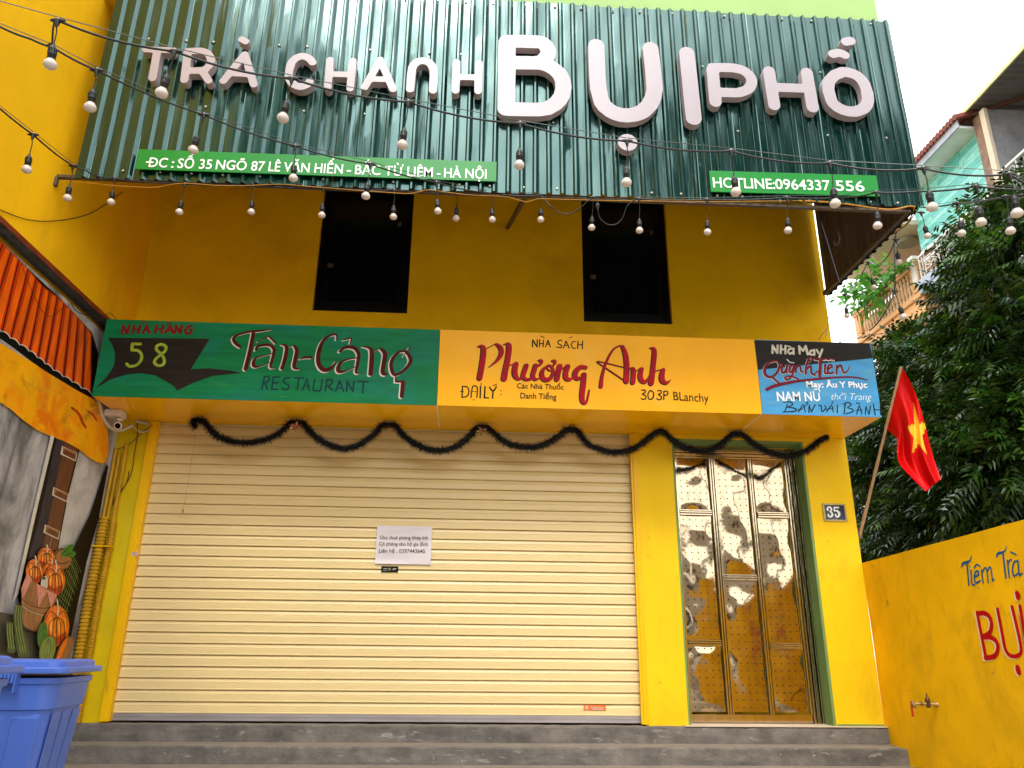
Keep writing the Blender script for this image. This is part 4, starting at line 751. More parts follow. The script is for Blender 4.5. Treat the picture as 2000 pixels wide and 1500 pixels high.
# ---- hoses and pipes in the left corner
cn = thing('corner_hoses', 'yellow painted ribbed hoses and conduits in the left corner beside the mural', 'hoses', (-3.42, -.05, 0))
def hose(x, y, r, z0, z1, pitch, nm, lean=0):
    b = MB(); pts = []; rs_ = []; z = z0; q = 0
    while z < z1:
        for dz, k_ in ((0, .78), (.18, .78), (.32, 1.0), (.82, 1.0)): pts.append((x + .004 * math.sin(z * 5), y, z + dz * pitch)); rs_.append(r * k_)
        z += pitch
    b.tube(pts, rs_, 14); return b.build(nm, m_hose, cn, smooth=25)
hose(-3.416, -.065, .043, .0, 1.765, .033, 'ribbed_hose'); hose(-3.334, -.045, .027, .0, 1.745, .022, 'ribbed_hose')
b = MB(); [b.tube([(x, -.03, 1.74), (x + .003, -.03, 2.2), (x, -.03, z1)], r, 8) for x, r, z1 in ((-3.44, .018, 2.45), (-3.40, .016, 2.40), (-3.345, .021, 2.50))]; b.build('conduit', m_hose, cn, smooth=60)
b = MB(); [b.box(-3.465, -3.30, -.112, -.012, z, z + .012) for z in (1.50,)]; b.build('cable_tie', m_rail, cn)
b = MB(); b.tube(smooth_path([W(x, y, -.02) for x, y in ((268, 826), (268, 850), (262, 890), (256, 925), (240, 955), (220, 985), (205, 1010), (196, 1035), (186, 1060), (184, 1100), (182, 1130), (190, 1150)) ]), .004, 5)
b.tube(smooth_path([W(x, y, -.022) for x, y in ((252, 920), (246, 945), (226, 970), (210, 1000), (200, 1030), (190, 1045))]), .004, 5)
tag(b.build('dark_red_cable', mat('dark_red_cable_sheath', (.06, .010, .008), .5, bump=0)), 'thin dark red cable running down the left greenish pillar to the hoses', 'cable')
b = MB(); b.tube(smooth_path([W(x, y, -.03) for x, y in ((216, 871), (228, 876), (245, 872), (262, 860), (280, 843), (298, 831))]), .0035, 5)
tag(b.build('black_cable_loop', m_cable), 'short black cable sagging between the left corner and the guide rail', 'cable')
# ---- surveillance camera on its junction box
sc_ = thing('security_camera', 'round white security camera under a square junction box in the left corner', 'camera', (-3.40, -.30, 2.66))
p = W(232, 830, -.32)
b = MB().box(-3.44, -3.29, -.40, -.26, 2.675, 2.740); b.build('junction_box', m_plast, sc_, bevel=.006)
b = MB(); cx, cy, cz_ = float(p[0]), -.33, float(p[2]); b.lathe([(.03, 0), (.03, .018), (.018, .022)], 14, (cx, cy, 2.645)).tube([(cx, cy, 2.66), (cx, cy, cz_ + .02)], .012, 8); b.build('mount', m_plast, sc_, smooth=50)
d = np.array([.1, -1, -.55]); d /= np.linalg.norm(d); c0 = np.array([cx, cy + .03, cz_ + .01])
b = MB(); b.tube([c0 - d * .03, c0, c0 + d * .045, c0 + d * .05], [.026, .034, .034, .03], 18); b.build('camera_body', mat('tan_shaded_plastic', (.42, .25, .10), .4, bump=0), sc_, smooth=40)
b = MB(); b.tube([c0 + d * .048, c0 + d * .056], [.037, .035], 20); b.build('rim', m_plast, sc_, smooth=40)
b = MB(); b.tube([c0 + d * .0565, c0 + d * .059], [.027, .024], 18); b.build('lens', m_pane, sc_, smooth=40)
b = MB(); b.tube(smooth_path([(-3.452, -.55, 2.80), (-3.45, -.42, 2.68), (-3.42, -.30, 2.60), (-3.36, -.20, 2.585), (-3.29, -.12, 2.66)]), .017, 10)
b.tube(smooth_path([(-3.29, -.12, 2.66), (-3.24, -.08, 2.62), (-3.20, -.05, 2.615), (-3.16, -.03, 2.64)]), .006, 6); b.tube([(-3.28, -.06, 2.725), (-3.17, -.05, 2.700)], .014, 8)
tag(b.build('white_conduit_loop', mat('dusty_white_hose', (.55, .50, .40), .5, var=.15, bump=0), smooth=60), 'thick off white flexible conduit looping under the junction box', 'conduit')
# ---- pull cord hanging in front of the shutter
b = MB(); pts = [W(x, y, -.02) for x, y in ((383, 838), (377, 880), (369, 930), (362, 975), (358, 992))]
b.tube(pts, .0016, 4); b.lathe([(.004, .03), (.009, .022), (.010, 0), (.004, -.008)][::-1], 8, tuple(W(357, 1000, -.02)))
tag(b.build('pull_cord', mat('old_pull_cord', (.35, .22, .10), .6, bump=0)), 'thin pull cord with a small clear toggle hanging before the upper left shutter', 'cord')
# ---- stickers and the paper notice
pp = thing('paper_notice', 'white printed paper notice with three lines of text taped on the shutter', 'notice', (-.62, .04, 1.4))
b = MB(); nx, nz = 14, 12; rr = np.random.default_rng(4); vs = []
c00, c10, c01, c11 = W(732, 1101, .04), W(841, 1103, .04), W(737, 1026, .04), W(844, 1029, .04)
for j in range(nz + 1):
    for i in range(nx + 1):
        u, v = i / nx, j / nz; P = (c00 * (1 - u) + c10 * u) * (1 - v) + (c01 * (1 - u) + c11 * u) * v
        vs.append((P[0], .036 + .004 * math.sin(9 * v + 3 * u) * (1 - .4 * v) + .0025 * math.sin(21 * v - 5 * u) - (.006 if j == 0 else 0), P[2]))
b.add(vs, [(j * (nx + 1) + i, j * (nx + 1) + i + 1, (j + 1) * (nx + 1) + i + 1, (j + 1) * (nx + 1) + i) for j in range(nz) for i in range(nx)]); b.build('sheet', m_paper, pp, smooth=60)
m_print = mat('brown_black_print', (.05, .018, .022), .6, bump=0)
for s, x0, y0, x1, y1, c in (('Cho thuê phòng khép kín', 741.5, 1053, 835.5, 1053.3, 7.2), ('Có phòng cho hộ gia đình', 740.5, 1065.2, 835.5, 1066, 7.2), ('Liên hệ : 0397443645', 740, 1079.3, 830, 1080, 8)):
    tY(s, x0, y0, x1, y1, c, .029, m_print, pp, thick=.0, offset=.006)
ls = thing('lock_sticker', 'small black sticker with a brass lock ring just below the paper notice', 'sticker', (-.78, .045, 1.36))
A = W(744.5, 1117, .046); B = W(778, 1106.5, .046)
MB().box(A[0], B[0], .041, .047, A[2], B[2]).build('backing', m_black, ls)
c = (A + B) / 2; b = MB(); R = .013
b.add([(c[0] + R * math.cos(t), .0395, c[2] + R * math.sin(t)) for t in np.linspace(0, 6.28, 17)[:-1]], [tuple(range(16))[::-1]]); b.add([(c[0] + .005 * math.cos(t), .0388, c[2] + .005 * math.sin(t)) for t in np.linspace(0, 6.28, 11)[:-1]], [tuple(range(10))[::-1]], 1); b.build('lock_ring', [m_brass, m_black], ls)
mg = mat('grey_print', (.35, .35, .33), .5, bump=0); b = MB(); zc_ = c[2]
for (x0, x1, z0, z1) in ((-.062, -.022, .000, .008), (-.064, -.024, -.014, -.010), (.026, .060, -.002, .008), (.028, .040, -.009, -.003)): b.add([(c[0] + x0, .0402, zc_ + z0), (c[0] + x1, .0402, zc_ + z0), (c[0] + x1 + .004, .0402, zc_ + z1), (c[0] + x0 + .004, .0402, zc_ + z1)], [(0, 1, 2, 3)])
b.build('print', mg, ls)
os_ = thing('maker_sticker', 'small orange maker sticker near the bottom right of the shutter', 'sticker', (1.1, .045, .13))
A = W(1140, 1387, .044); B = W(1183, 1377, .044); MB().box(A[0], B[0], .0415, .0435, A[2], B[2]).build('backing', m_orange, os_)
b = MB(); c = W(1146, 1382, .0408); b.add([(c[0] + .014 * math.cos(t), .0408, c[2] + .017 * math.sin(t)) for t in np.linspace(0, 6.28, 15)[:-1]], [tuple(range(14))[::-1]]); b.build('logo_disc', m_cream, os_)
tY('Ankadoor', 1153.5, 1383, 1180, 1383.4, 3.8, .0405, m_cream, os_, thick=0, offset=.02)
b = MB(); A = W(1157, 1386, .0405); B = W(1178, 1384.6, .0405); b.add([(A[0], .0405, A[2]), (B[0], .0405, A[2]), (B[0], .0405, B[2]), (A[0], .0405, B[2])], [(0, 1, 2, 3)]); b.build('small_print', m_cream, os_)
b = MB(); A = W(257.5, 1085.5, -.03); B = W(269.5, 1078, -.03); b.box(A[0], B[0], -.031, -.0295, A[2], B[2], 0)
for k in range(5):
    for z in (.25, .68): x = A[0] + .006 + k * (B[0] - A[0] - .012) / 5; b.add([(x, -.0315, A[2] + (B[2] - A[2]) * z), (x + .007, -.0315, A[2] + (B[2] - A[2]) * z), (x + .007, -.0315, A[2] + (B[2] - A[2]) * (z + .18)), (x, -.0315, A[2] + (B[2] - A[2]) * (z + .18))], [(0, 1, 2, 3)], 1)
tag(b.build('rail_sticker', [m_paper, m_red]), 'tiny white sticker with red print on the left guide rail', 'sticker')
# ---- house number
hn = thing('house_number_plate', 'navy enamel house number plate 35 in a brass frame on the right pillar', 'number plate', (3.66, -.005, 1.97))
b = MB(); wall_open(3.545, 3.782, 1.882, 2.060, [(3.562, 3.765, 1.898, 2.045)], -.012, .001, b); b.build('frame', m_ochre, hn, bevel=.002)
MB().box(3.56, 3.767, -.007, .0005, 1.896, 2.047).build('plate', m_pblue, hn)
PN = planeY(-.007); Zn = (1590, 970, 25)
strokes('digit', [((34, 36, 34, 38, 38, 30), 690, 660, 640, 620, 690, 520, 790, 530, 850, 620, 800, 730), (22, 760, 735, 820, 740), ((28, 46, 52, 44, 40, 36), 800, 740, 880, 820, 880, 920, 800, 985, 710, 950, 690, 870)], Zn, PN, m_platew, hn, d1=.002)
strokes('digit', [(34, 990, 530, 1190, 530), (30, 985, 530, 985, 700), ((24, 44, 55, 48, 42, 34), 990, 690, 1130, 700, 1225, 820, 1200, 940, 1120, 990, 1050, 930, 1050, 860)], Zn, PN, m_platew, hn, d1=.002)
strokes('small_print', [(10, 920, 1095, 1000, 1085), (10, 1040, 1090, 1130, 1100), (8, 1000, 1000)], Zn, PN, m_beige, hn, d1=.001)
# ================================================================== TINSEL GARLAND
gt = thing('tinsel_garland', 'black tinsel garland hung in six swags under the fascia soffit', 'garland')
keys = [(383, 835), (376, 824), (385, 818), (398, 822), (420, 848), (450, 861), (480, 864), (520, 858), (550, 842), (565, 826), (575, 822), (590, 824), (605, 842), (632, 863), (670, 876), (705, 866), (730, 848), (745, 830), (757, 826), (770, 828), (790, 852), (822, 872), (858, 880), (895, 870), (920, 848), (935, 833), (948, 832), (962, 843), (985, 862), (1015, 872), (1050, 872), (1085, 856), (1105, 840), (1118, 834), (1130, 844), (1150, 868), (1185, 881), (1215, 882), (1245, 872), (1268, 854), (1282, 844), (1295, 842), (1310, 856), (1340, 875), (1375, 881), (1405, 870), (1425, 852), (1440, 846), (1455, 852), (1480, 872), (1515, 887), (1545, 889), (1575, 880), (1598, 862), (1610, 855), (1618, 854)]
path = smooth_path([W(x, y, -.24) for x, y in keys], 8); path = [np.array([p[0], p[1], min(p[2], 2.70)]) for p in path]
b = MB(); rr = np.random.default_rng(21); b.tube(path, .022, 6, 0)
for i in range(len(path) - 1):
    a, c = path[i], path[i + 1]; L = np.linalg.norm(c - a); t = (c - a) / (L + 1e-9)
    for q in range(max(1, int(L * 4200))):
        P = a + (c - a) * rr.random(); v = rr.normal(size=3); v -= t * v.dot(t) * .75; v /= np.linalg.norm(v); R = rr.uniform(.040, .072); s_ = np.cross(v, rr.normal(size=3)); s_ = s_ / np.linalg.norm(s_) * rr.uniform(.0014, .0030)
        e = P + v * R + np.array([0, 0, -.006]); k = len(b.v); b.v += [tuple(P - s_), tuple(P + s_), tuple(e)]; b.f.append((k, k + 1, k + 2)); b.m.append(1 if rr.random() < .13 else 0)
b.build('tinsel', [m_tinsel, m_tinsels], gt)
for (px, py) in ((576, 834), (941, 843)):
    c = W(px, py, -.29); b = MB()
    for k in range(26):
        v = rr.normal(size=3); v[1] = -abs(v[1]) * .5; v /= np.linalg.norm(v); s_ = np.cross(v, rr.normal(size=3)); s_ = s_ / np.linalg.norm(s_) * .010; e = c + v * rr.uniform(.035, .068); mid = c + v * .03
        b.add([c, mid + s_, e, mid - s_], [(0, 1, 2, 3)], k % 2)
    b.build('foil_bow', [m_bowr, m_bowg], gt)
# ================================================================== RIGHT LANE WALL, TAP, LETTERING
lw = thing('lane_wall', 'low ochre yellow wall with blue and red painted words at right', 'wall')
b = MB(); ny, nz = 60, 16; rr = np.random.default_rng(2)
g1 = [(XR + .0015 * math.sin(5 * y + 3 * z) + .001 * math.sin(13 * z + 7 * y), y, z) for z in np.linspace(0, 1, nz) for y in np.linspace(0, -8, ny)]
g1 = [(x, y, GZ + z * (1.478 - .021 * y - GZ)) for x, y, z in g1]
b.add(g1, [(j * ny + i, j * ny + i + 1, (j + 1) * ny + i + 1, (j + 1) * ny + i) for j in range(nz - 1) for i in range(ny - 1)])
T = g1[-ny:]; b.add(T + [(XR + .19, y, z) for x, y, z in T] + [(XR + .19, y, GZ) for x, y, z in T], [(k * ny + i, k * ny + i + 1, (k + 1) * ny + i + 1, (k + 1) * ny + i) for k in range(2) for i in range(ny - 1)])
b.build('wall', m_lane, lw, smooth=40)
PW = planeX(XR - .003, -1); ZW = (1850, 1040, 5)
strokes('lettering', [((6, 10, 10, 6, 2), 138, 335, 155, 302, 195, 290, 225, 270, 237, 222), (8, 192, 298, 212, 515), (7, 232, 370, 238, 480, 250, 512, 268, 508), (6, 222, 335), (8, 272, 432, 308, 412, 298, 378, 275, 388, 264, 440, 282, 492, 322, 470), (7, 265, 345, 288, 312, 320, 332), (6, 305, 540),
   (7, 335, 365, 352, 495), (7, 340, 395, 368, 345, 388, 375, 400, 488), (7, 392, 380, 415, 338, 432, 370, 442, 468, 456, 458), ((6, 11, 10, 6, 2), 480, 240, 498, 205, 540, 195, 568, 175, 580, 132), (9, 545, 200, 572, 445), (8, 588, 272, 606, 440), (7, 600, 300, 610, 272, 628, 266), (8, 690, 282, 655, 288, 638, 350, 650, 425, 690, 400), (8, 690, 275, 702, 400, 712, 418, 730, 400), (7, 622, 190, 670, 216)], ZW, PW, m_laneblue, lw, d1=.001, hmin=.002)
br = [(17, 293, 785, 335, 1000, 378, 1225), (20, 297, 792, 360, 787, 415, 825, 435, 905, 412, 985, 345, 1022), (20, 345, 1022, 420, 1022, 480, 1065, 496, 1140, 462, 1210, 375, 1226), (17, 493, 752, 540, 1000, 565, 1130, 605, 1195, 665, 1212, 715, 1185, 722, 1120, 690, 960, 635, 728), ((28, 30, 28), 690, 1325, 695, 1345, 700, 1362), ((26, 28, 26), 685, 600, 690, 615, 692, 630), (17, 711, 720, 790, 1200)]
strokes('lettering', br, ZW, PW, m_lanepink, lw, d1=.001, shift=(-14, 8), hmin=.003, label='pale pink edge of the red word')
strokes('lettering', br, ZW, PW, m_lanered, lw, d1=.002, hmin=.003)
tp = thing('wall_tap', 'old brass wall tap with a red lever on the ochre lane wall', 'tap')
q = WX(1830, 1376, XR); y0, z0 = float(q[1]), float(q[2])
b = MB(); b.tube([(XR, y0, z0), (XR - .03, y0, z0), (XR - .055, y0 + .0, z0 + .004), (XR - .15, y0 + .01, z0 + .004), (XR - .20, y0 + .02, z0 + .002)], [.024, .018, .012, .012, .012], 10); b.build('pipe', m_brass, tp, smooth=50)
b = MB(); b.tube([(XR - .075, y0, z0 - .025), (XR - .075, y0, z0 + .02), (XR - .075, y0, z0 + .03), (XR - .075, y0, z0 + .055), (XR - .075, y0, z0 + .06), (XR - .075, y0, z0 + .085)], [.016, .019, .022, .014, .005, .005], 10); b.tube([(XR - .125, y0 + .005, z0 + .004), (XR - .132, y0 + .006, z0 + .004)], .018, 8); b.build('valve', mat('dark_bronze', (.13, .07, .04), .4, metal=.7, var=.3), tp, smooth=50)
b = MB(); b.tube([(XR - .19, y0 + .02, z0 + .015), (XR - .20, y0 + .0, z0 - .005), (XR - .20, y0 - .03, z0 - .02)], [.016, .014, .012], 10); b.build('spout', m_brass, tp, smooth=50)
b = MB(); b.box(XR - .216, XR - .200, y0 + .012, y0 + .022, z0 - .095, z0 + .0).box(XR - .214, XR - .18, y0 + .012, y0 + .02, z0 + .001, z0 + .025); b.build('lever', m_redp, tp, bevel=.003)
# ================================================================== BLUE BINS
def bin_(name_label, x, y, rot, s=1.0):
    t = thing('wheeled_bin', name_label, 'rubbish bin', (0, 0, 0), group='blue bins at the left corner of the steps')
    def ring(w_, d_, r, z, n=8):
        r = r * 1.7
        out = []
        for (sx, sy, a0) in ((1, 1, 0), (-1, 1, 90), (-1, -1, 180), (1, -1, 270)):
            for k in range(n): a = math.radians(a0 + 90 * k / (n - 1)); out.append((sx * (w_ / 2 - r) + r * math.cos(a), sy * (d_ / 2 - r) + r * math.sin(a), z))
        return out
    def loft(rings, cap=True):
        b = MB(); N = len(rings[0]); vs = [p for r in rings for p in r]
        b.add(vs, [(k * N + i, k * N + (i + 1) % N, (k + 1) * N + (i + 1) % N, (k + 1) * N + i) for k in range(len(rings) - 1) for i in range(N)])
        if cap: b.add(rings[0], [tuple(range(N))[::-1]]); b.add(rings[-1], [tuple(range(N))])
        return b
    objs = []
    body = []
    for z, wd, dd in ((.06, .37, .40), (.30, .41, .445), (.60, .46, .495), (.78, .492, .53), (.785, .512, .55), (.80, .515, .552), (.895, .53, .566), (.90, .548, .585), (.925, .552, .59)): body.append(ring(wd, dd, .05, z))
    # vertical fluted panels on the body sides
    b = loft(body)
    objs.append(b.build('body', m_bin, t, smooth=35))
    b = MB()
    for sgn in (1, -1):
        for k in (-1, 0, 1):
            for ax in 'xy':
                o = k * .15; w0 = .185 - .006; w1 = .245
                if ax == 'x': b.add([(sgn * .187, o * .75 - .055, .08), (sgn * .187, o * .75 + .055, .08), (sgn * (.255 - .004), o + .062, .765), (sgn * (.255 - .004), o - .062, .765), (sgn * .196, o * .75 - .048, .09), (sgn * .196, o * .75 + .048, .09), (sgn * .2505, o + .055, .745), (sgn * .2505, o - .055, .745)], [(4, 5, 6, 7), (0, 1, 5, 4), (1, 2, 6, 5), (2, 3, 7, 6), (3, 0, 4, 7)])
                else: b.add([(o * .75 - .055, sgn * .202, .08), (o * .75 + .055, sgn * .202, .08), (o + .062, sgn * .264, .765), (o - .062, sgn * .264, .765), (o * .75 - .048, sgn * .211, .09), (o * .75 + .048, sgn * .211, .09), (o + .055, sgn * .268, .745), (o - .055, sgn * .268, .745)], [(4, 5, 6, 7), (0, 1, 5, 4), (1, 2, 6, 5), (2, 3, 7, 6), (3, 0, 4, 7)])
    b.v = [(x_ * .985 if abs(x_) > abs(y_) * .9 else x_, y_ * .987 if abs(y_) >= abs(x_) * .9 else y_, z_) for x_, y_, z_ in b.v]; b.build('side_fluting', m_bin, t)
    b = loft([ring(.60, .635, .035, .945), ring(.606, .641, .035, .950), ring(.606, .641, .035, .968), ring(.60, .635, .035, .972), ring(.545, .58, .04, .974), ring(.54, .575, .04, .998), ring(.52, .555, .05, 1.006)])
    b.build('lid', m_bin, t, smooth=30)
    b = MB()
    for k in range(12): b.box(-.095 + k * .016, -.095 + k * .016 + .011, -.345, -.318, .905, .945)
    b.box(-.10, .10, -.335, -.29, .938, .946).box(.095, .101, -.34, -.28, .86, .945).box(-.101, -.095, -.34, -.28, .86, .945); b.build('grip', m_bin, t)
    b = MB(); [b.tube([(sx * .2 - .02, .2, .09), (sx * .2 + .02, .2, .09)], .09, 16) for sx in (1, -1)]; b.build('wheels', m_rubber, t, smooth=40)
    for c in t.children:
        c.location = (0, 0, 0)
    t.location = (x, y, GZ); t.rotation_euler = (0, 0, rot); t.scale = (s, s, s); return t
bin_('blue plastic bin with a flat lid standing right in front of the left pillar', -2.19, -3.30, math.radians(8), 1.0 * .975)
bin_('blue plastic bin cut off by the left frame edge, nearest the camera', -1.965, -4.55, math.radians(5), 1.0)
# ================================================================== FLAG
fl = thing('national_flag', 'red flag with a yellow star hanging from a slanting bamboo pole right of the fascia', 'flag')
PT, PB_ = W(1760, 716, -.75), W(1676, 1052, .05); PT = np.array(PT); PB_ = np.array([max(PB_[0], XR + .03), .05, PB_[2]])
b = MB(); n = 14; b.tube([PB_ + (PT - PB_) * k / n for k in range(n + 1)], [.0155 - .004 * k / n + (.003 if k % 4 == 2 else 0) for k in range(n + 1)], 10)
b.build('pole', m_pole, fl, smooth=50)
MB().box(XR, XR + .055, .02, .09, float(PB_[2]) + .0, float(PB_[2]) + .10).build('pole_bracket', m_frame, fl)
Tc = smooth_path([(1760, 716), (1776, 742), (1792, 778), (1806, 826), (1816, 868), (1826, 902), (1838, 935)], 8); Bc = smooth_path([(1731, 836), (1741, 846), (1751, 858), (1752, 882), (1757, 906), (1780, 932), (1808, 960)], 8)
nu, nv = len(Tc) - 1, 44; b = MB(); vs = []; UV = []
for i in range(nu + 1):
    for j in range(nv + 1):
        u, v = i / nu, j / nv; px = Tc[i][0] * (1 - v) + Bc[i][0] * v; py = Tc[i][1] * (1 - v) + Bc[i][1] * v
        Yh = -.75 + .27 * min(1, (py - 716) / 330) if False else -.75 + (.05 + .75) * ((py - 716) / (1052 - 716))
        Y = -.75 + .30 * v * (1 - u) - .03 * u + .055 * math.sin(7.5 * v + 3.2 * u) * u ** .6 + .03 * math.sin(15 * v - 7 * u) * min(1, u * 2.2) + .035 * math.sin(9 * u + 3 * v) * u
        vs.append(W(px, py, Y)); UV.append((u, v))
b.add(vs, [(i * (nv + 1) + j, (i + 1) * (nv + 1) + j, (i + 1) * (nv + 1) + j + 1, i * (nv + 1) + j + 1) for i in range(nu) for j in range(nv)])
star = [(math.sin(k * math.pi / 5) * (1 if k % 2 == 0 else .40), math.cos(k * math.pi / 5) * (1 if k % 2 == 0 else .40)) for k in range(10)]
def instar(x, y):
    c = False
    for k in range(10):
        (x1, y1), (x2, y2) = star[k], star[(k + 1) % 10]
        if (y1 > y) != (y2 > y) and x < (x2 - x1) * (y - y1) / (y2 - y1) + x1: c = not c
    return c
for k, f in enumerate(b.f):
    u = sum(UV[q][0] for q in f) / 4; v = sum(UV[q][1] for q in f) / 4
    if instar((u - .52) / .22, -(v - .27) / .36): b.m[k] = 1
b.build('cloth', [m_flag, m_star], fl, smooth=80)
c = W(1732, 838, -.46)
# ================================================================== STRING LIGHTS
gl = MB().lathe([(.010, .034), (.0145, .030), (.0165, .022), (.0185, .014), (.027, .006), (.0305, -.004), (.0305, -.012), (.027, -.021), (.019, -.028), (.009, -.0315), (.001, -.0325)][::-1], 20).mesh('bulb_glass', m_bulb, smooth=60)
so = MB().lathe([(.0165, .018), (.019, .022), (.0185, .040), (.0205, .042), (.0205, .047), (.0185, .049), (.0175, .072), (.014, .080), (.008, .086), (.006, .098)], 14)
for k in range(10):
    a = 2 * math.pi * k / 10; so.bar((.0183 * math.cos(a), .0183 * math.sin(a), .050), (.0175 * math.cos(a), .0175 * math.sin(a), .070), .004, .004)
so = so.mesh('bulb_socket', m_rubber, smooth=50)
def junction(P, L, R, D):
    b = MB(); P = np.array(P); dx = np.array(R) - np.array(L); dx = dx / (np.linalg.norm(dx) + 1e-9)
    b.tube([P - dx * .035, P - dx * .012, P + dx * .012, P + dx * .035], [.005, .011, .011, .005], 8)
    b.tube([P, P + np.array([0, 0, -.018]), P + np.array([0, 0, -.040])], [.013, .011, .005], 8)
    b.tube([P + np.array([0, 0, .008]), P + np.array([0, 0, .016])], [.006, .004], 6, 1)
    return b
BU = {}
def bulb(key, bx_, by_, d, node, label, tilt=None):
    zc = .0612 * 1500 / d if isinstance(d, (int, float)) else d[0]
    P = WD(bx_, by_, zc); N = WD(node[0], node[1], zc + .02)
    t = thing('hanging_bulb', label, 'light bulb', tuple(map(float, P)), group='white bulbs on the outdoor string lights')
    top = np.array([P[0], P[1], P[2] + .098])
    dirn = (N - P); dirn[2] = max(dirn[2], .05); dirn /= np.linalg.norm(dirn); q = Vector((0, 0, 1)).rotation_difference(Vector(dirn)) if tilt is None else tilt
    e = q.to_euler()
    for nm, me in (('bulb_glass', gl), ('socket', so)):
        o = link(nm, me, t); o.rotation_euler = e
    top = P + np.array(q @ Vector((0, 0, .096)))
    b = MB(); mid = (top + N) / 2 + np.array([.004, 0, 0]); b.tube([top, mid, N + np.array([0, 0, -.03])], .0032, 5); b.build('lead', m_cable, t)
    junction(N, N - np.array([.1, 0, 0]), N + np.array([.1, 0, 0]), 0).build('junction', [m_cable, m_whitem], t, smooth=60)
    BU[key] = N; return N
def cab(name, label, pts, r=.0062, sag=.02, wire=None, wsag=.0):
    b = MB(); P = []
    for i in range(len(pts) - 1):
        a, c = np.array(pts[i], float), np.array(pts[i + 1], float); L = np.linalg.norm(c - a); n = 10; sg = sag * min(1, L / .45)
        for k in range(n): t_ = k / n; P.append(a * (1 - t_) + c * t_ + np.array([0, 0, -4 * sg * t_ * (1 - t_)]))
    P.append(np.array(pts[-1], float)); t = thing('string_light_cable', label, 'cable'); b.tube(P, r, 6); b.build('cable', m_cable, t, smooth=80)
    if wire:
        b = MB(); b.tube([np.array(p, float) + np.array([0, 0, .018]) for p in pts], .0022, 4); b.build('support_wire', m_wire, t)
    return t
CE = lambda px, py: W(px, py, -1.93)          # along the canopy foot
# string A, highest, spans the big letters
A = [bulb('a1', 98.5, 123, 25, (113, 40), 'hanging white bulb over the bright yellow wall, topmost at far left'),
     bulb('a2', 316.5, 179, 24.5, (341, 100), 'hanging white bulb between the letters T and R of the big sign'),
     bulb('a3', 553, 228, 23, (570, 153), 'hanging white bulb just below the letter C of the big sign'),
     bulb('a4', 786, 281, 21.5, (797, 199), 'hanging white bulb below the second A of the big sign'),
     bulb('a5', 1014, 320, 20.7, (1016, 241), 'hanging white bulb below the huge letter B'),
     bulb('a6', 1223.5, 354.5, 20.5, (1224.5, 275), 'hanging white bulb below the dot of the huge letter U'),
     bulb('a7', 1437, 373, 20.3, (1428, 295), 'hanging white bulb in front of the left end of the hotline plate'),
     bulb('a8', 1631, 395.5, 20.7, (1621, 319), 'hanging white bulb in front of the digits near the right end of the hotline plate'),
     bulb('a9', 1820, 402.5, 21.5, (1804, 329), 'large hanging white bulb before the turquoise house, right of the canopy corner'),
     bulb('a10', 1986, 414, 22.5, (1972, 340), 'hanging white bulb cut off at the right frame edge over the white grille')]
A0 = WD(-260, -70, 3.35); A_ = [A0] + A + [WD(2140, 420, 3.9)]
cab('a', 'uppermost black string light cable crossing the big white letters', A[0:] + [A_[-1]], sag=.028)
b = MB(); b.tube([A0] + [p + np.array([0, 0, .02]) for p in A] + [A_[-1]], .0024, 4)
tag(b.build('support_wire', m_wire), 'thin steel support wire stretched above the uppermost bulb cable', 'wire')
# string B
B = [bulb('b1', 176.5, 207, 23, (189, 137), 'hanging white bulb where the yellow wall meets the canopy left edge'),
     bulb('b2', 378, 291, 19.5, (398, 224), 'hanging white bulb just above the left end of the long green plate'),
     bulb('b3', 573, 346, 17.6, (577, 285), 'hanging white bulb overlapping the word VĂN on the long green plate'),
     bulb('b4', 714.7, 381, 17, (723.5, 320), 'hanging white bulb at the canopy foot over the middle of the left dark window'),
     bulb('b5', 855, 411, 14.8, (852, 356), 'hanging white bulb below the right part of the green plate, right of the left window'),
     bulb('b6', 961.6, 427.5, 14, (961, 377), 'hanging white bulb left of the dark strut under the canopy')]
B0 = [WD(-160, 0, 3.5), WD(0, 52, 3.72), WD(60, 76, 3.8), WD(104, 93, 3.86)]
cab('b', 'second black string light cable falling from the upper left to the canopy foot', B0 + B + [CE(1056, 381)], sag=.018, wire=True)
cab('loop', 'short brown cable loop joining the two upper string lights over the yellow wall', [WD(90, 90, 3.8), WD(102, 84, 3.76), WD(103, 62, 3.74), WD(106, 42, 3.74), WD(113, 38, 3.74)], r=.005, sag=0)
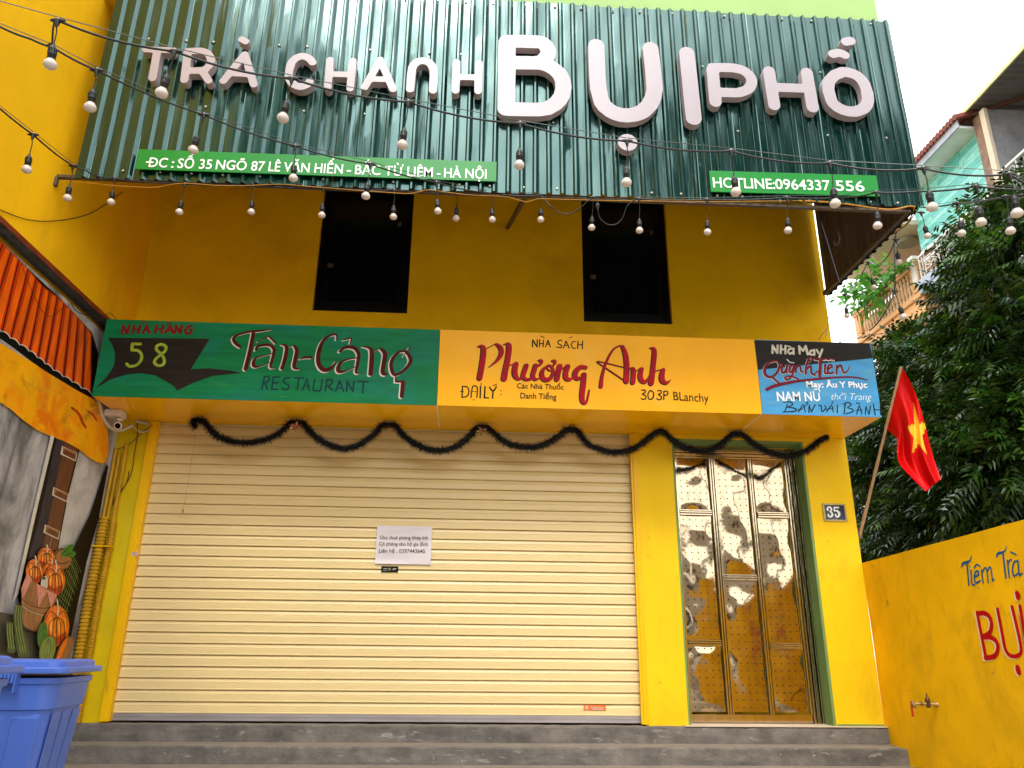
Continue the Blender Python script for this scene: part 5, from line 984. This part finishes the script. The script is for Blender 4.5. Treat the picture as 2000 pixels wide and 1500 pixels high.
# string C along the canopy foot
Cn = [bulb('c1', 52.5, 329, 18.7, (65, 263), 'hanging white bulb over the yellow wall, the one nearest the left frame edge'),
      bulb('c2', 132, 385, 16, (143, 324), 'hanging white bulb left of the canopy bottom corner bracket'),
      bulb('c3', 217, 393, 14.5, (224, 349), 'hanging white bulb under the left corner of the canopy, before the shaded corner'),
      bulb('c4', 350.7, 412.5, 14.4, (361, 359), 'hanging white bulb under the word SỐ of the long green plate'),
      bulb('c5', 491, 412.5, 14.3, (495, 361), 'hanging white bulb under the number 87 of the long green plate'),
      bulb('c6', 628.7, 418.7, 14.2, (632, 368), 'hanging white bulb at the left edge of the left dark window'),
      bulb('c7', 768.4, 422, 14.2, (770, 371), 'hanging white bulb before the right half of the left dark window'),
      bulb('c8', 891, 425, 13.8, (893, 375), 'hanging white bulb midway between the left window and the dark strut'),
      bulb('c9', 1056, 427.5, 14, (1057, 381), 'hanging white bulb right beside the dark strut under the canopy'),
      bulb('c10', 1155.6, 443, 14, (1158, 385), 'hanging white bulb with a plug beside it before the left edge of the right window'),
      bulb('c11', 1249, 448.5, 14.3, (1248, 388), 'hanging white bulb before the right half of the right dark window'),
      bulb('c12', 1381.8, 451.8, 14.7, (1381, 390), 'hanging white bulb against the mustard wall, below the left end of the hotline plate'),
      bulb('c13', 1539, 448.5, 15.3, (1537, 386), 'hanging white bulb near the right end of the mustard wall'),
      bulb('c14', 1714, 439, 17.3, (1712, 376), 'hanging white bulb before the dark inner side of the canopy'),
      bulb('c15', 1916, 432, 19.5, (1907, 364), 'hanging white bulb in front of the tree top, between two others at right')]
C0 = [WD(-200, 90, 4.4), WD(0, 212, 4.75)]
cab('c', 'lowest black string light cable from the far left down to the canopy foot', C0 + Cn[:2] + [WD(168, 332, 6.0), WD(186, 343, 6.2)] + Cn[2:9], sag=.012, wire=True)
dr1 = smooth_path([Cn[8], WD(1075, 402, 6.5), WD(1092, 415, 6.5), WD(1112, 417, 6.5), WD(1134, 405, 6.5), WD(1150, 390, 6.5), Cn[9]], 4)
dr2 = smooth_path([WD(1168, 412, 6.45), WD(1172, 426, 6.45), WD(1186, 438, 6.45), WD(1203, 438, 6.45), WD(1216, 425, 6.45), WD(1224, 404, 6.45), WD(1236, 393, 6.45), Cn[10]], 4)
cab('d', 'drooping black cable loop beside the strut under the canopy', dr1, r=.0045, sag=0); cab('e', 'drooping grey black cable loop across the right dark window', dr2, r=.0045, sag=0)
b = MB(); q0 = WD(1167, 402, 6.45); b.tube([Cn[9], WD(1164, 388, 6.45), WD(1167, 396, 6.45)], .004, 5); b.tube([q0 + np.array([0, 0, .03]), q0 + np.array([0, 0, .012]), q0, q0 + np.array([0, 0, -.02]), q0 + np.array([0, 0, -.045])], [.006, .019, .021, .012, .006], 10)
tag(b.build('cable_plug', m_rubber, smooth=50), 'black plug connector hanging before the top of the right dark window', 'plug')
cab('f', 'black string light cable running right along the canopy foot and out over the trees', [Cn[10], Cn[11], Cn[12], WD(1640, 386, 5.8), Cn[13], WD(1795, 374, 5.2), Cn[14], WD(2000, 371, 4.6), WD(2120, 375, 4.4)], sag=.010, wire=True)
D = [bulb('d1', 1878, 454, 15.7, (1869, 397), 'hanging white bulb before the white balcony railing and tree edge'),
     bulb('d2', 1973.5, 449, 18, (1965, 384), 'lower right hanging white bulb overlapping the tree near the frame edge')]
cab('g', 'short black cable from the canopy right corner rising toward the frame edge', [CE(1794, 404), WD(1830, 403, 6.1)] + D + [WD(2060, 372, 4.8)], sag=.008, wire=True)
sidex = lambda px, py: WX(px, py, 3.90)
D2 = [bulb('d3', 1811, 459.5, 13.6, (1799, 415), 'hanging white bulb on twin leads right below the canopy right corner'),
      bulb('d4', 1755, 511, 13, (1750, 468), 'hanging white bulb before the cream ceiling of the peach house'),
      bulb('d5', 1706, 560, 11.4, (1696, 512), 'hanging white bulb before the vine leaves of the peach house'),
      bulb('d6', 1654, 616, 10.3, (1650, 575), 'small hanging white bulb against the white sky left of the peach balcony'),
      bulb('d7', 1763.5, 617, 13.5, (1747, 568), 'hanging white bulb in front of the peach balustrade')]
cab('h', 'black cable hanging down from the canopy side edge before the peach house', smooth_path([sidex(1794, 408), sidex(1770, 440), sidex(1748, 460), WD(1748, 520, 6.7), D2[4], WD(1735, 598, 6.8), WD(1715, 630, 7.0), WD(1698, 646, 7.1)], 4), r=.0055, sag=0)
cab('i', 'black cable loops strung along the slanting canopy side edge', smooth_path([sidex(1748, 460), D2[1] + np.array([0, 0, .02]), WD(1738, 494, 7.2), WD(1722, 513, 7.4), WD(1708, 516, 7.6), D2[2], WD(1680, 540, 8.2), D2[3], WD(1617, 590, 8.4)], 4), r=.005, sag=0)
b = MB(); b.tube(smooth_path([W(x, y, -1.70) for x, y in ((1608, 398), (1604, 430), (1615, 470), (1630, 520), (1640, 552))]), .006, 5); b.tube(smooth_path([W(x, y, -1.7) for x, y in ((1600, 440), (1615, 410), (1640, 405), (1662, 396), (1672, 392))]), .005, 5); b.tube(smooth_path([W(x, y, -1.7) for x, y in ((1634, 450), (1640, 465), (1634, 480), (1628, 470))]), .003, 4)
tag(b.build('loose_wires', m_cable), 'tangled loose wires inside the dark canopy side', 'wires')
b = MB(); b.tube(smooth_path([W(x, y, -1.90) for x, y in ((128, 353), (160, 356), (230, 363), (300, 366), (330, 361), (365, 358), (420, 362), (470, 363), (545, 360), (600, 364), (640, 367), (690, 371), (745, 375), (800, 378), (835, 371), (870, 375), (920, 381), (985, 384), (1010, 390), (1030, 394), (1050, 388))]), .003, 5)
b.tube(smooth_path([W(x, y, -1.88) for x, y in ((1560, 392), (1620, 395), (1665, 400), (1710, 407), (1745, 409), (1775, 403), (1786, 404))]), .007, 5); b.tube(smooth_path([W(1786, 404, -1.88), WX(1782, 418, 3.89), WX(1768, 440, 3.89), WX(1748, 453, 3.89), WX(1725, 468, 3.89)]), .007, 5)
b.tube([W(1050, 388, -1.9), W(1200, 392, -1.9), W(1400, 394, -1.9), W(1560, 392, -1.88)], .003, 5)
tag(b.build('yellow_feed_wire', m_ywire), 'thin orange yellow wire sagging along the whole canopy foot', 'wire')
b = MB(); b.tube([W(1612, 660, -.4), W(1616, 638, -.2), W(1621, 600, -.02)], .004, 4); b.tube([W(1300, 650, -.5) * 0 + W(1598, 664, -.6), W(1616, 640, -.3)], .003, 4); b.tube([WX(1640, 668, 4.2), WX(1700, 655, 6), WX(1800, 640, 8)], .006, 4)
tag(b.build('stay_wire', m_wire), 'pale stay wire from the wall corner to the fascia top', 'wire')
# ================================================================== HOUSES ALONG THE LANE AT RIGHT
HX = 11.0
ph = thing('peach_house', 'peach house with a balustraded balcony beyond the canopy corner', 'house')
MB().box(12.4, 16, 9.08, 12.3, 0, 10.95).build('wall', m_peach, ph)
MB().box(HX + .05, 12.39, 9.05, 12.32, 8.62, 9.02).box(HX - .02, 12.39, 9.045, 12.34, 9.021, 9.10).box(HX + .02, 12.39, 9.05, 12.33, 9.101, 9.20).build('balcony_slab', m_peach2, ph, bevel=.02)
MB().box(HX - .03, HX + .20, 9.045, 12.34, 9.86, 9.93).box(HX - .06, HX + .22, 9.043, 12.36, 9.931, 10.0).build('handrail', m_peach2, ph, bevel=.015)
for (y0, y1) in ((9.05, 9.36), (12.0, 12.31)):
    MB().box(HX, HX + .18, y0, y1, 9.205, 9.855).box(HX - .014, HX - .001, y0 + .07, y1 - .07, 9.33, 9.74).build('corner_post', m_peach2, ph, bevel=.01)
bal = MB().lathe([(.05, 0), (.05, .05), (.032, .07), (.055, .2), (.06, .27), (.035, .42), (.028, .5), (.05, .56), (.05, .65)], 10).mesh('baluster', m_peach, smooth=50)
for k in range(17): o = link('baluster', bal, ph); o.location = (HX + .09, 9.46 + k * .152, 9.205)
MB().box(10.75, 12.39, 8.95, 12.0, 10.97, 11.10).build('ceiling_slab', m_ceil, ph)
MB().lathe([(.27, -.10), (.30, -.06), (.30, 0)], 24, (11.35, 9.75, 10.965)).build('ceiling_lamp', mat('dull_grey_lamp', (.28, .28, .24), .5, bump=0), ph, smooth=40)
b = MB(); pts = [(12.36, y, 9.2 + .95 * math.sin(math.pi * (y - 9.6) / 2.4) + .55) for y in np.linspace(9.6, 12.0, 15)]; b.tube([(12.36, 9.6, 9.2)] + pts + [(12.36, 12.0, 9.2)], .05, 6); b.build('arch_moulding', m_peach2, ph, smooth=50)
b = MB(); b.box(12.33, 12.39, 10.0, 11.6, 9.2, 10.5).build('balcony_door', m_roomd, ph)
wall_open(11.45, 11.46, 0, 1, [], 9, 10) if False else None
MB().box(11.55, 12.39, 9.1, 12.3, 0, 8.61).build('ground_storey', m_tile, ph, label='teal tiled lower wall of the peach house')
b = MB(); rr = np.random.default_rng(8)
th = thing('turquoise_house', 'turquoise clapboard house with a red tiled eave and white railed balcony', 'house')
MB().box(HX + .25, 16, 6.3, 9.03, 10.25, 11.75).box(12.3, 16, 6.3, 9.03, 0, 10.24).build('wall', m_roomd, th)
nb = 14; bd = []
for k in range(nb):
    z0 = 10.22 + k * .112; y = 6.28; q = 0
    while y < 9.03:
        L = rr.uniform(.5, .9); y1 = min(9.04, y + L); MB().box(HX + .20 - .004 * (q % 2), HX + .248, y + .003, y1 - .003, z0 + .003, z0 + .109).build('board', m_tile if rr.random() < .42 else m_tile2, th); y = y1; q += 1
MB().box(HX + .18, HX + .26, 6.27, 9.06, 10.14, 10.215).build('bottom_trim', m_whitem, th)
MB().box(HX - .30, HX + .245, 6.25, 9.9, 11.80, 11.86).build('eave_soffit', mat('pale_eave_board', (.62, .68, .66), .6), th)
MB().box(HX - .34, HX - .302, 6.2, 9.95, 11.78, 11.98).build('eave_fascia', mat('bluish_fascia', (.33, .36, .42), .6, var=.2), th)
b = MB(); vs = []
for k in range(30):
    y = 6.15 + k * .13; b.tube([(HX - .42, y, 12.0), (HX + .6, y, 12.32), (HX + 2.2, y, 12.8)], .07, 6)
b.build('roof_tiles', m_roofr, th)
MB().box(HX - .05, 12.29, 6.0, 9.04, 9.05, 9.16).box(HX - .08, HX + .1, 6.0, 9.042, 9.161, 9.37).build('balcony_slab', m_pblue2, th, bevel=.01)
MB().box(HX - .06, HX + .14, 9.06, 9.22, 9.375, 10.02).box(HX - .09, HX + .17, 9.03, 9.25, 10.021, 10.12).build('corner_post', m_whitem, th, bevel=.01)
b = MB()
for (y0, y1) in ((7.95, 8.93), (6.95, 7.88), (6.0, 6.9)):
    for y in (y0, y1): b.box(HX, HX + .035, y - .018, y + .018, 9.372, 10.0)
    for z in (9.43, 9.56, 9.86): b.box(HX + .005, HX + .03, y0 + .02, y1 - .02, z - .012, z + .012)
    cy_ = (y0 + y1) / 2; cz2 = 9.70
    for s1 in (.28, .14):
        pts = [(HX + .017, cy_ - s1, cz2), (HX + .017, cy_, cz2 + s1 * .45), (HX + .017, cy_ + s1, cz2), (HX + .017, cy_, cz2 - s1 * .45)]
        for q in range(4): b.bar(pts[q], pts[(q + 1) % 4], .022)
    for y in (y0 + .12, y0 + .22, y1 - .22, y1 - .12): b.box(HX + .008, HX + .028, y - .01, y + .01, 9.44, 9.99)
b.box(HX - .01, HX + .05, 5.9, 8.98, 9.98, 10.02); b.build('railing', m_whitem, th)
MB().box(12.27, 12.299, 6.6, 7.6, 9.2, 10.2).build('balcony_door', m_black, th)
b = MB(); [b.box(12.28, 12.299, 7.65 + .0, 8.0, 9.2 + k * .09, 9.28 + k * .09) for k in range(11)]; b.build('brick_pier', mat('red_brick', (.35, .13, .07), .8), th)
dh = thing('grey_sheet_house', 'dark zinc clad building under a big corrugated roof at the upper right', 'house')
MB().box(HX + .12, 15.2, 5.86, 5.96, 9.1, 12.02).box(14.8, 15, 0, 5.85, 8.2, 12.05).box(HX + .12, 14.79, 0, 5.85, 8.9, 9.09).box(HX + .12, 14.79, 0, 5.85, 0, 8.89).build('wall', m_grey, dh)
MB().box(HX + .02, HX + .098, 5.80, 5.95, 9.2, 12.0).build('corner_trim', m_ceil, dh)
MB().box(HX + .05, HX + .40, 5.97, 6.22, 9.0, 12.0).build('brick_pier', mat('dark_brown_brick', (.20, .12, .08), .8, var=.4, scale=9), dh)  # darker brown brick with random tone
b = MB(); n = 70; prof = [(i * .09, .028 if i % 2 else 0) for i in range(n)]
vs = [(HX - .15 + t_ * 6.0, 6.35 - y, 12.12 + d_ + .10 * t_ * 3) for t_ in (0, 1) for y, d_ in prof]; b.add(vs, [(i, i + 1, n + i + 1, n + i) for i in range(n - 1)]); b.build('corrugated_roof', m_sheet, dh)
MB().box(HX - .20, HX - .16, .1, 6.36, 12.10, 12.20).build('roof_edge', mat('pale_yellow_edge', (.75, .70, .30), .5), dh)
b = MB(); [b.bar((HX - .1, y, 12.03 + .0), (HX + 5, y, 12.03 + .28), .07) for y in (1.8, 4.0)]; b.bar((HX - .12, 6.3, 12.02), (HX + 5, 6.3, 12.05), .12, .1); b.bar((HX, 6.1, 12.05), (HX + 4, 3.0, 12.25), .06); b.build('roof_beam', mat('rust_red_beam', (.09, .035, .025), .6), dh)
MB().box(HX - .1, HX + .1, 0, 5.8, 9.1, 9.35).build('balcony_slab', m_ceil, dh)
b = MB(); b.box(HX - .02, HX + .03, 0, 5.75, 10.26, 10.31).box(HX - .01, HX + .02, 0, 5.75, 9.42, 9.45)
for k in range(13):
    y = 5.7 - k * .45; b.box(HX - .008, HX + .018, y - .012, y + .012, 9.35, 10.26)
    for (oy, oz, R, t0, t1) in ((.12, .18, .11, 0, 5.2), (.32, .30, .12, 2, 7.5), (.12, .52, .12, 3, 8.4), (.32, .66, .10, 0, 5.4), (.22, .42, .06, 0, 6.28)):
        b.tube([(HX, y - oy + R * (1 - .08 * t_) * math.cos(t_), 9.45 + oz + R * (1 - .08 * t_) * math.sin(t_)) for t_ in np.linspace(t0, t1, 12)], .010, 4)
b.build('scroll_railing', m_whitem, dh)
# ================================================================== FOLIAGE
def leafmesh(name, centers, mats, seed, nspray, L=.40, lf=.118, wf=.039, parent=None, pairs=6, up=.2, droop=.5):
    r = np.random.default_rng(seed); C = np.array([c[:3] for c in centers]); R = np.array([c[3] for c in centers]); wt = R ** 2.2; wt /= wt.sum()
    ci = r.choice(len(C), nspray, p=wt); d = r.normal(size=(nspray, 3)); d /= np.linalg.norm(d, axis=1)[:, None]; rad = R[ci] * r.uniform(.45, 1.0, nspray) ** .55
    base = C[ci] + d * rad[:, None] * np.array([1, 1, .85]); ax = d * .8 + r.normal(size=(nspray, 3)) * .5 + np.array([0, 0, up - droop * .3]); ax /= np.linalg.norm(ax, axis=1)[:, None]
    V = []; F = []; MI = []; nl = pairs * 2 + 1
    upv = np.array([0, 0, 1.0]); side = np.cross(ax, upv); side /= (np.linalg.norm(side, axis=1)[:, None] + 1e-6); nor = np.cross(side, ax)
    roll = r.normal(0, .5, nspray); s2 = side * np.cos(roll)[:, None] + nor * np.sin(roll)[:, None]; n2 = np.cross(s2, ax)
    Ls = L * r.uniform(.7, 1.25, nspray)
    allv = []
    for q in range(nl):
        k = q // 2; sg = 1 if q % 2 else -1; t = .2 + .8 * k / pairs
        o = base + ax * (Ls * t)[:, None] - upv * (droop * Ls * t * t * .5)[:, None]
        if q == nl - 1: dr_ = ax - upv * droop * .8
        else: dr_ = s2 * sg + ax * .55 - n2 * .25 + r.normal(0, .12, (nspray, 3)) - upv * droop * .35
        dr_ = dr_ / np.linalg.norm(dr_, axis=1)[:, None]; ll = (lf * (.75 + .5 * math.sin(math.pi * (k + 1) / (pairs + 1.5))) * r.uniform(.8, 1.15, nspray))[:, None]
        wv = np.cross(dr_, n2); wv /= (np.linalg.norm(wv, axis=1)[:, None] + 1e-6); wv = wv * (wf * r.uniform(.8, 1.1, nspray))[:, None] * .5
        up_ = n2 * (wf * .18)
        allv.append(np.stack([o, o + dr_ * ll * .38 + wv + up_, o + dr_ * ll - upv * ll * .18, o + dr_ * ll * .38 - wv + up_, o + dr_ * ll * .5], 1))
    A_ = np.stack(allv, 1).reshape(-1, 3)       # nspray*nl*5
    nL = nspray * nl; idx = np.arange(nL)[:, None] * 5
    f = np.stack([idx + np.array([[0, 1, 4]]), idx + np.array([[1, 2, 4]]), idx + np.array([[2, 3, 4]]), idx + np.array([[3, 0, 4]])], 1).reshape(-1, 3)
    me = bpy.data.meshes.new(name); me.vertices.add(len(A_)); me.vertices.foreach_set('co', A_.astype(np.float32).ravel())
    me.loops.add(f.size); me.loops.foreach_set('vertex_index', f.ravel().astype(np.int32)); me.polygons.add(len(f)); me.polygons.foreach_set('loop_start', np.arange(0, f.size, 3, dtype=np.int32)); me.polygons.foreach_set('loop_total', np.full(len(f), 3, np.int32))
    for m in mats: me.materials.append(m)
    young = (r.random(nspray) < .2); mi = np.repeat(young.astype(np.int32), nl * 4) if len(mats) > 1 else np.zeros(len(f), np.int32); me.polygons.foreach_set('material_index', mi)
    me.update(); me.validate(); return link(name, me, parent)
def tree(label, trunk, clumps, seed, n, **k):
    t = thing('leafy_tree', label, 'tree', group='dark green trees behind the lane wall'); b = MB(); r = np.random.default_rng(seed)
    base = np.array(trunk[0], float); top = np.array(trunk[1], float)
    b.tube(smooth_path([base, base * .6 + top * .4 + np.array([.12, .1, 0]), top], 5), list(np.linspace(.17, .09, 11)), 10); b.build('trunk', m_bark, t, smooth=70)
    for c in clumps[::2]:
        c = np.array(c); s0 = base + (top - base) * r.uniform(.55, 1); mid = (s0 + c[:3]) / 2 + r.normal(0, .12, 3)
        bb = MB(); bb.tube(smooth_path([s0, mid, c[:3]], 4), list(np.linspace(.05, .012, 9)), 6); bb.build('limb', m_bark, t, smooth=70)
    leafmesh('crown', clumps, [m_leaf, m_leafl], seed, n, parent=t, **k); return t
def cl(px, py, X, r): p = WX(px, py, X); return (float(p[0]), float(p[1]), float(p[2]), r)
tree('tallest dark glossy tree with its top reaching the string lights at right', (WX(1960, 1100, 7.2) * np.array([1, 1, 0]) + np.array([0, 0, GZ]), WX(1960, 700, 7.2)),
     [cl(1965, 475, 7.0, .62), cl(1945, 520, 7.0, .40), cl(1922, 605, 7.0, .45), cl(1960, 590, 7.2, .85), cl(1935, 670, 7.0, .66), cl(1990, 700, 7.0, .9), cl(2060, 520, 6.8, .9), cl(2100, 680, 6.8, 1.0), cl(1935, 420, 7.1, .28), cl(2040, 420, 7.0, .45), cl(1890, 715, 7.4, .6), cl(1985, 400, 7.2, .30)], 31, 2700)
tree('leafy dark tree beside the fascia corner with its crown behind the flag', (WX(1790, 1180, 7.0) * np.array([1, 1, 0]) + np.array([0, 0, GZ]), WX(1800, 850, 7.0)),
     [cl(1780, 690, 7.4, .48), cl(1735, 720, 7.4, .40), cl(1830, 730, 7.3, .68), cl(1745, 800, 7.2, .62), cl(1830, 840, 7.0, .85), cl(1720, 900, 7.0, .60), cl(1710, 990, 6.8, .55), cl(1790, 930, 7.0, .85), cl(1745, 1060, 6.6, .6), cl(1862, 695, 7.5, .28)], 32, 2900)
tree('low dark tree directly above the lane wall at the right edge', (WX(1950, 1100, 6.4) * np.array([1, 1, 0]) + np.array([0, 0, GZ]), WX(1930, 960, 6.4)),
     [cl(1900, 800, 6.6, .75), cl(1970, 860, 6.3, .8), cl(1900, 930, 6.4, .75), cl(1850, 1000, 6.4, .7), cl(1960, 980, 6.2, .7), cl(2040, 900, 6.2, .9), cl(1800, 1040, 6.4, .55), cl(2050, 780, 6.4, .8)], 33, 2900)
tree('shaded back tree filling the gaps behind the other crowns', (WX(1850, 1100, 9.2) * np.array([1, 1, 0]) + np.array([0, 0, GZ]), WX(1870, 850, 9.2)),
     [cl(1740, 860, 9.0, .85), cl(1730, 980, 8.8, .85), cl(1830, 900, 9.0, 1.2), cl(1930, 850, 9.0, 1.3), cl(1850, 1020, 8.8, 1.1), cl(1960, 960, 8.8, 1.3), cl(1915, 750, 9.2, .9), cl(2020, 760, 9.0, 1.2), cl(1700, 1060, 8.8, .7), cl(1800, 770, 9.4, .85), cl(1995, 620, 9.0, .85), cl(1760, 1080, 8.6, .8)], 34, 5000, lf=.15, wf=.065)
vn = thing('balcony_vine', 'bright green vine trailing beside the canopy side edge and the peach balcony', 'vine')
leafmesh('leaves', [cl(1672, 578, 10.6, .30), cl(1700, 566, 10.6, .30), cl(1730, 535, 10.7, .30), cl(1745, 528, 10.7, .22), cl(1690, 590, 10.6, .25), cl(1718, 572, 10.6, .2)], [m_vine], 40, 62, L=.34, lf=.20, wf=.17, parent=vn, pairs=2, droop=.3)
b = MB(); b.tube(smooth_path([WX(x, y, 10.65) for x, y in ((1655, 572), (1690, 575), (1720, 565), (1745, 545), (1755, 520))]), .012, 5); b.build('stem', m_bark, vn)
# ================================================================== ACROSS THE ALLEY (out of view, for reflections in the gold door and the canopy)
def far_house(label, x0, x1, y, h, m, nw, ns, seed):
    t = thing('opposite_house', label, 'house', group='houses across the alley'); ops = []
    for s_ in range(ns):
        for k in range(nw): cx = x0 + (k + .5) * (x1 - x0) / nw; z = s_ * 3.1 + .9; ops.append((cx - .55, cx + .55, z, z + 1.5))
    b = wall_open(x0, x1, GZ, h, ops, -.12, .12); b.v = [(vx, y - vy, vz) for vx, vy, vz in b.v]; b.f = [f[::-1] for f in b.f]; b.build('wall', m, t)
    MB().box(x0, x1, y - 6, y - .13, GZ, h).build('house_body', m, t)
    for o in ops: MB().box(o[0], o[1], y - .10, y - .04, o[2], o[3]).build('window', m_pane, t)
    MB().box(x0 - .1, x1 + .1, y - 6.1, y + .3, h, h + .2).build('roof', m_sheet, t)
far_house('grey green house across the alley behind the photographer, mirrored in the door', -13, -2.9, -14.5, 17.0, mat('grey_green_render', (.10, .22, .16), .8), 5, 5, 1)
far_house('pale house across the alley behind the photographer, mirrored in the door', -2.2, 3.4, -20, 4.8, mat('pale_render', (.62, .58, .52), .8), 3, 1, 2)
far_house('low brown house across the alley behind the photographer', 4.2, 12, -19, 4.4, mat('brown_render', (.55, .5, .45), .8), 4, 1, 3)
tr = thing('opposite_tree', 'dark tree across the alley behind the photographer, mirrored in the door', 'tree')
b = MB(); b.tube([(-2.5, -13, GZ), (-2.4, -13, 2), (-2.4, -13.1, 3)], [.2, .16, .1], 8); b.build('trunk', m_bark, tr)
leafmesh('crown', [(-2.4, -13, 3.2, 1.1), (-1.7, -12.6, 3.8, .8), (-3.2, -13.2, 4.0, 1.0)], [m_leaf], 55, 900, L=.5, lf=.2, wf=.1, parent=tr)
up_ = thing('utility_pole', 'concrete utility pole with a drum and cables across the alley behind the photographer', 'utility pole')
MB().tube([(1.2, -15.5, GZ), (1.2, -15.5, 8.5)], [.17, .11], 10).build('pole', m_conc, up_, smooth=60)
b = MB(); b.box(.5, 1.9, -15.6, -15.5, 7.3, 7.4); b.tube([(1.45, -15.4, 5.2), (1.45, -15.4, 6.0)], .22, 12); b.build('crossarm', m_grey, up_)
b = MB(); [b.tube(smooth_path([(-14, -15.2, 7.6 - k * .35), (-6, -15.3, 6.9 - k * .35), (1.2, -15.5, 7.4 - k * .35), (7, -15.4, 6.8 - k * .3), (14, -15.2, 7.3 - k * .3)]), .025, 5) for k in range(5)]; b.build('cables', m_cable, up_)
t = thing('opposite_house', 'tall cream house added beside the lane outside the right frame edge to darken the canopy ribs', 'house', group='houses across the alley')  # unseen house, put here to darken the right slopes of the canopy ribs
b = wall_open(-10, -.6, GZ, 12.6, [(-9.2 + 2.3 * k, -8.1 + 2.3 * k, 1 + 3.2 * s, 2.6 + 3.2 * s) for k in range(4) for s in range(4)], 0, .2)
b.v = [(12.0 + vy, -10.6 - vx, vz) for vx, vy, vz in b.v]; b.build('wall', mat('cream_bounce_render', (.62, .54, .43), .8), t)  # cream kept light to bounce onto the left wall
MB().box(12.21, 17, -10, -.6, GZ, 12.6).build('house_body', m_pane, t); MB().box(11.8, 17.1, -10.1, -.5, 12.6, 12.8).build('roof', m_sheet, t)
tr = thing('opposite_tree', 'tall spreading tree added out of view behind the photographer to darken the right canopy reflection', 'tree')  # added out of view so the right canopy reflects something dark
b = MB(); b.tube(smooth_path([(8.2, -11.5, GZ), (8.0, -11.3, 4), (7.4, -10.6, 8)]), list(np.linspace(.24, .12, 13)), 8); b.build('trunk', m_bark, tr)
leafmesh('crown', [(5.2, -9.6, 9.8, 1.3), (6.6, -9.8, 10.6, 1.5), (8.0, -10.4, 10.2, 1.7), (6.4, -10.8, 12.0, 1.2), (4.4, -10.0, 11.2, .9)], [m_leaf], 56, 2600, L=.5, lf=.22, wf=.10, parent=tr)
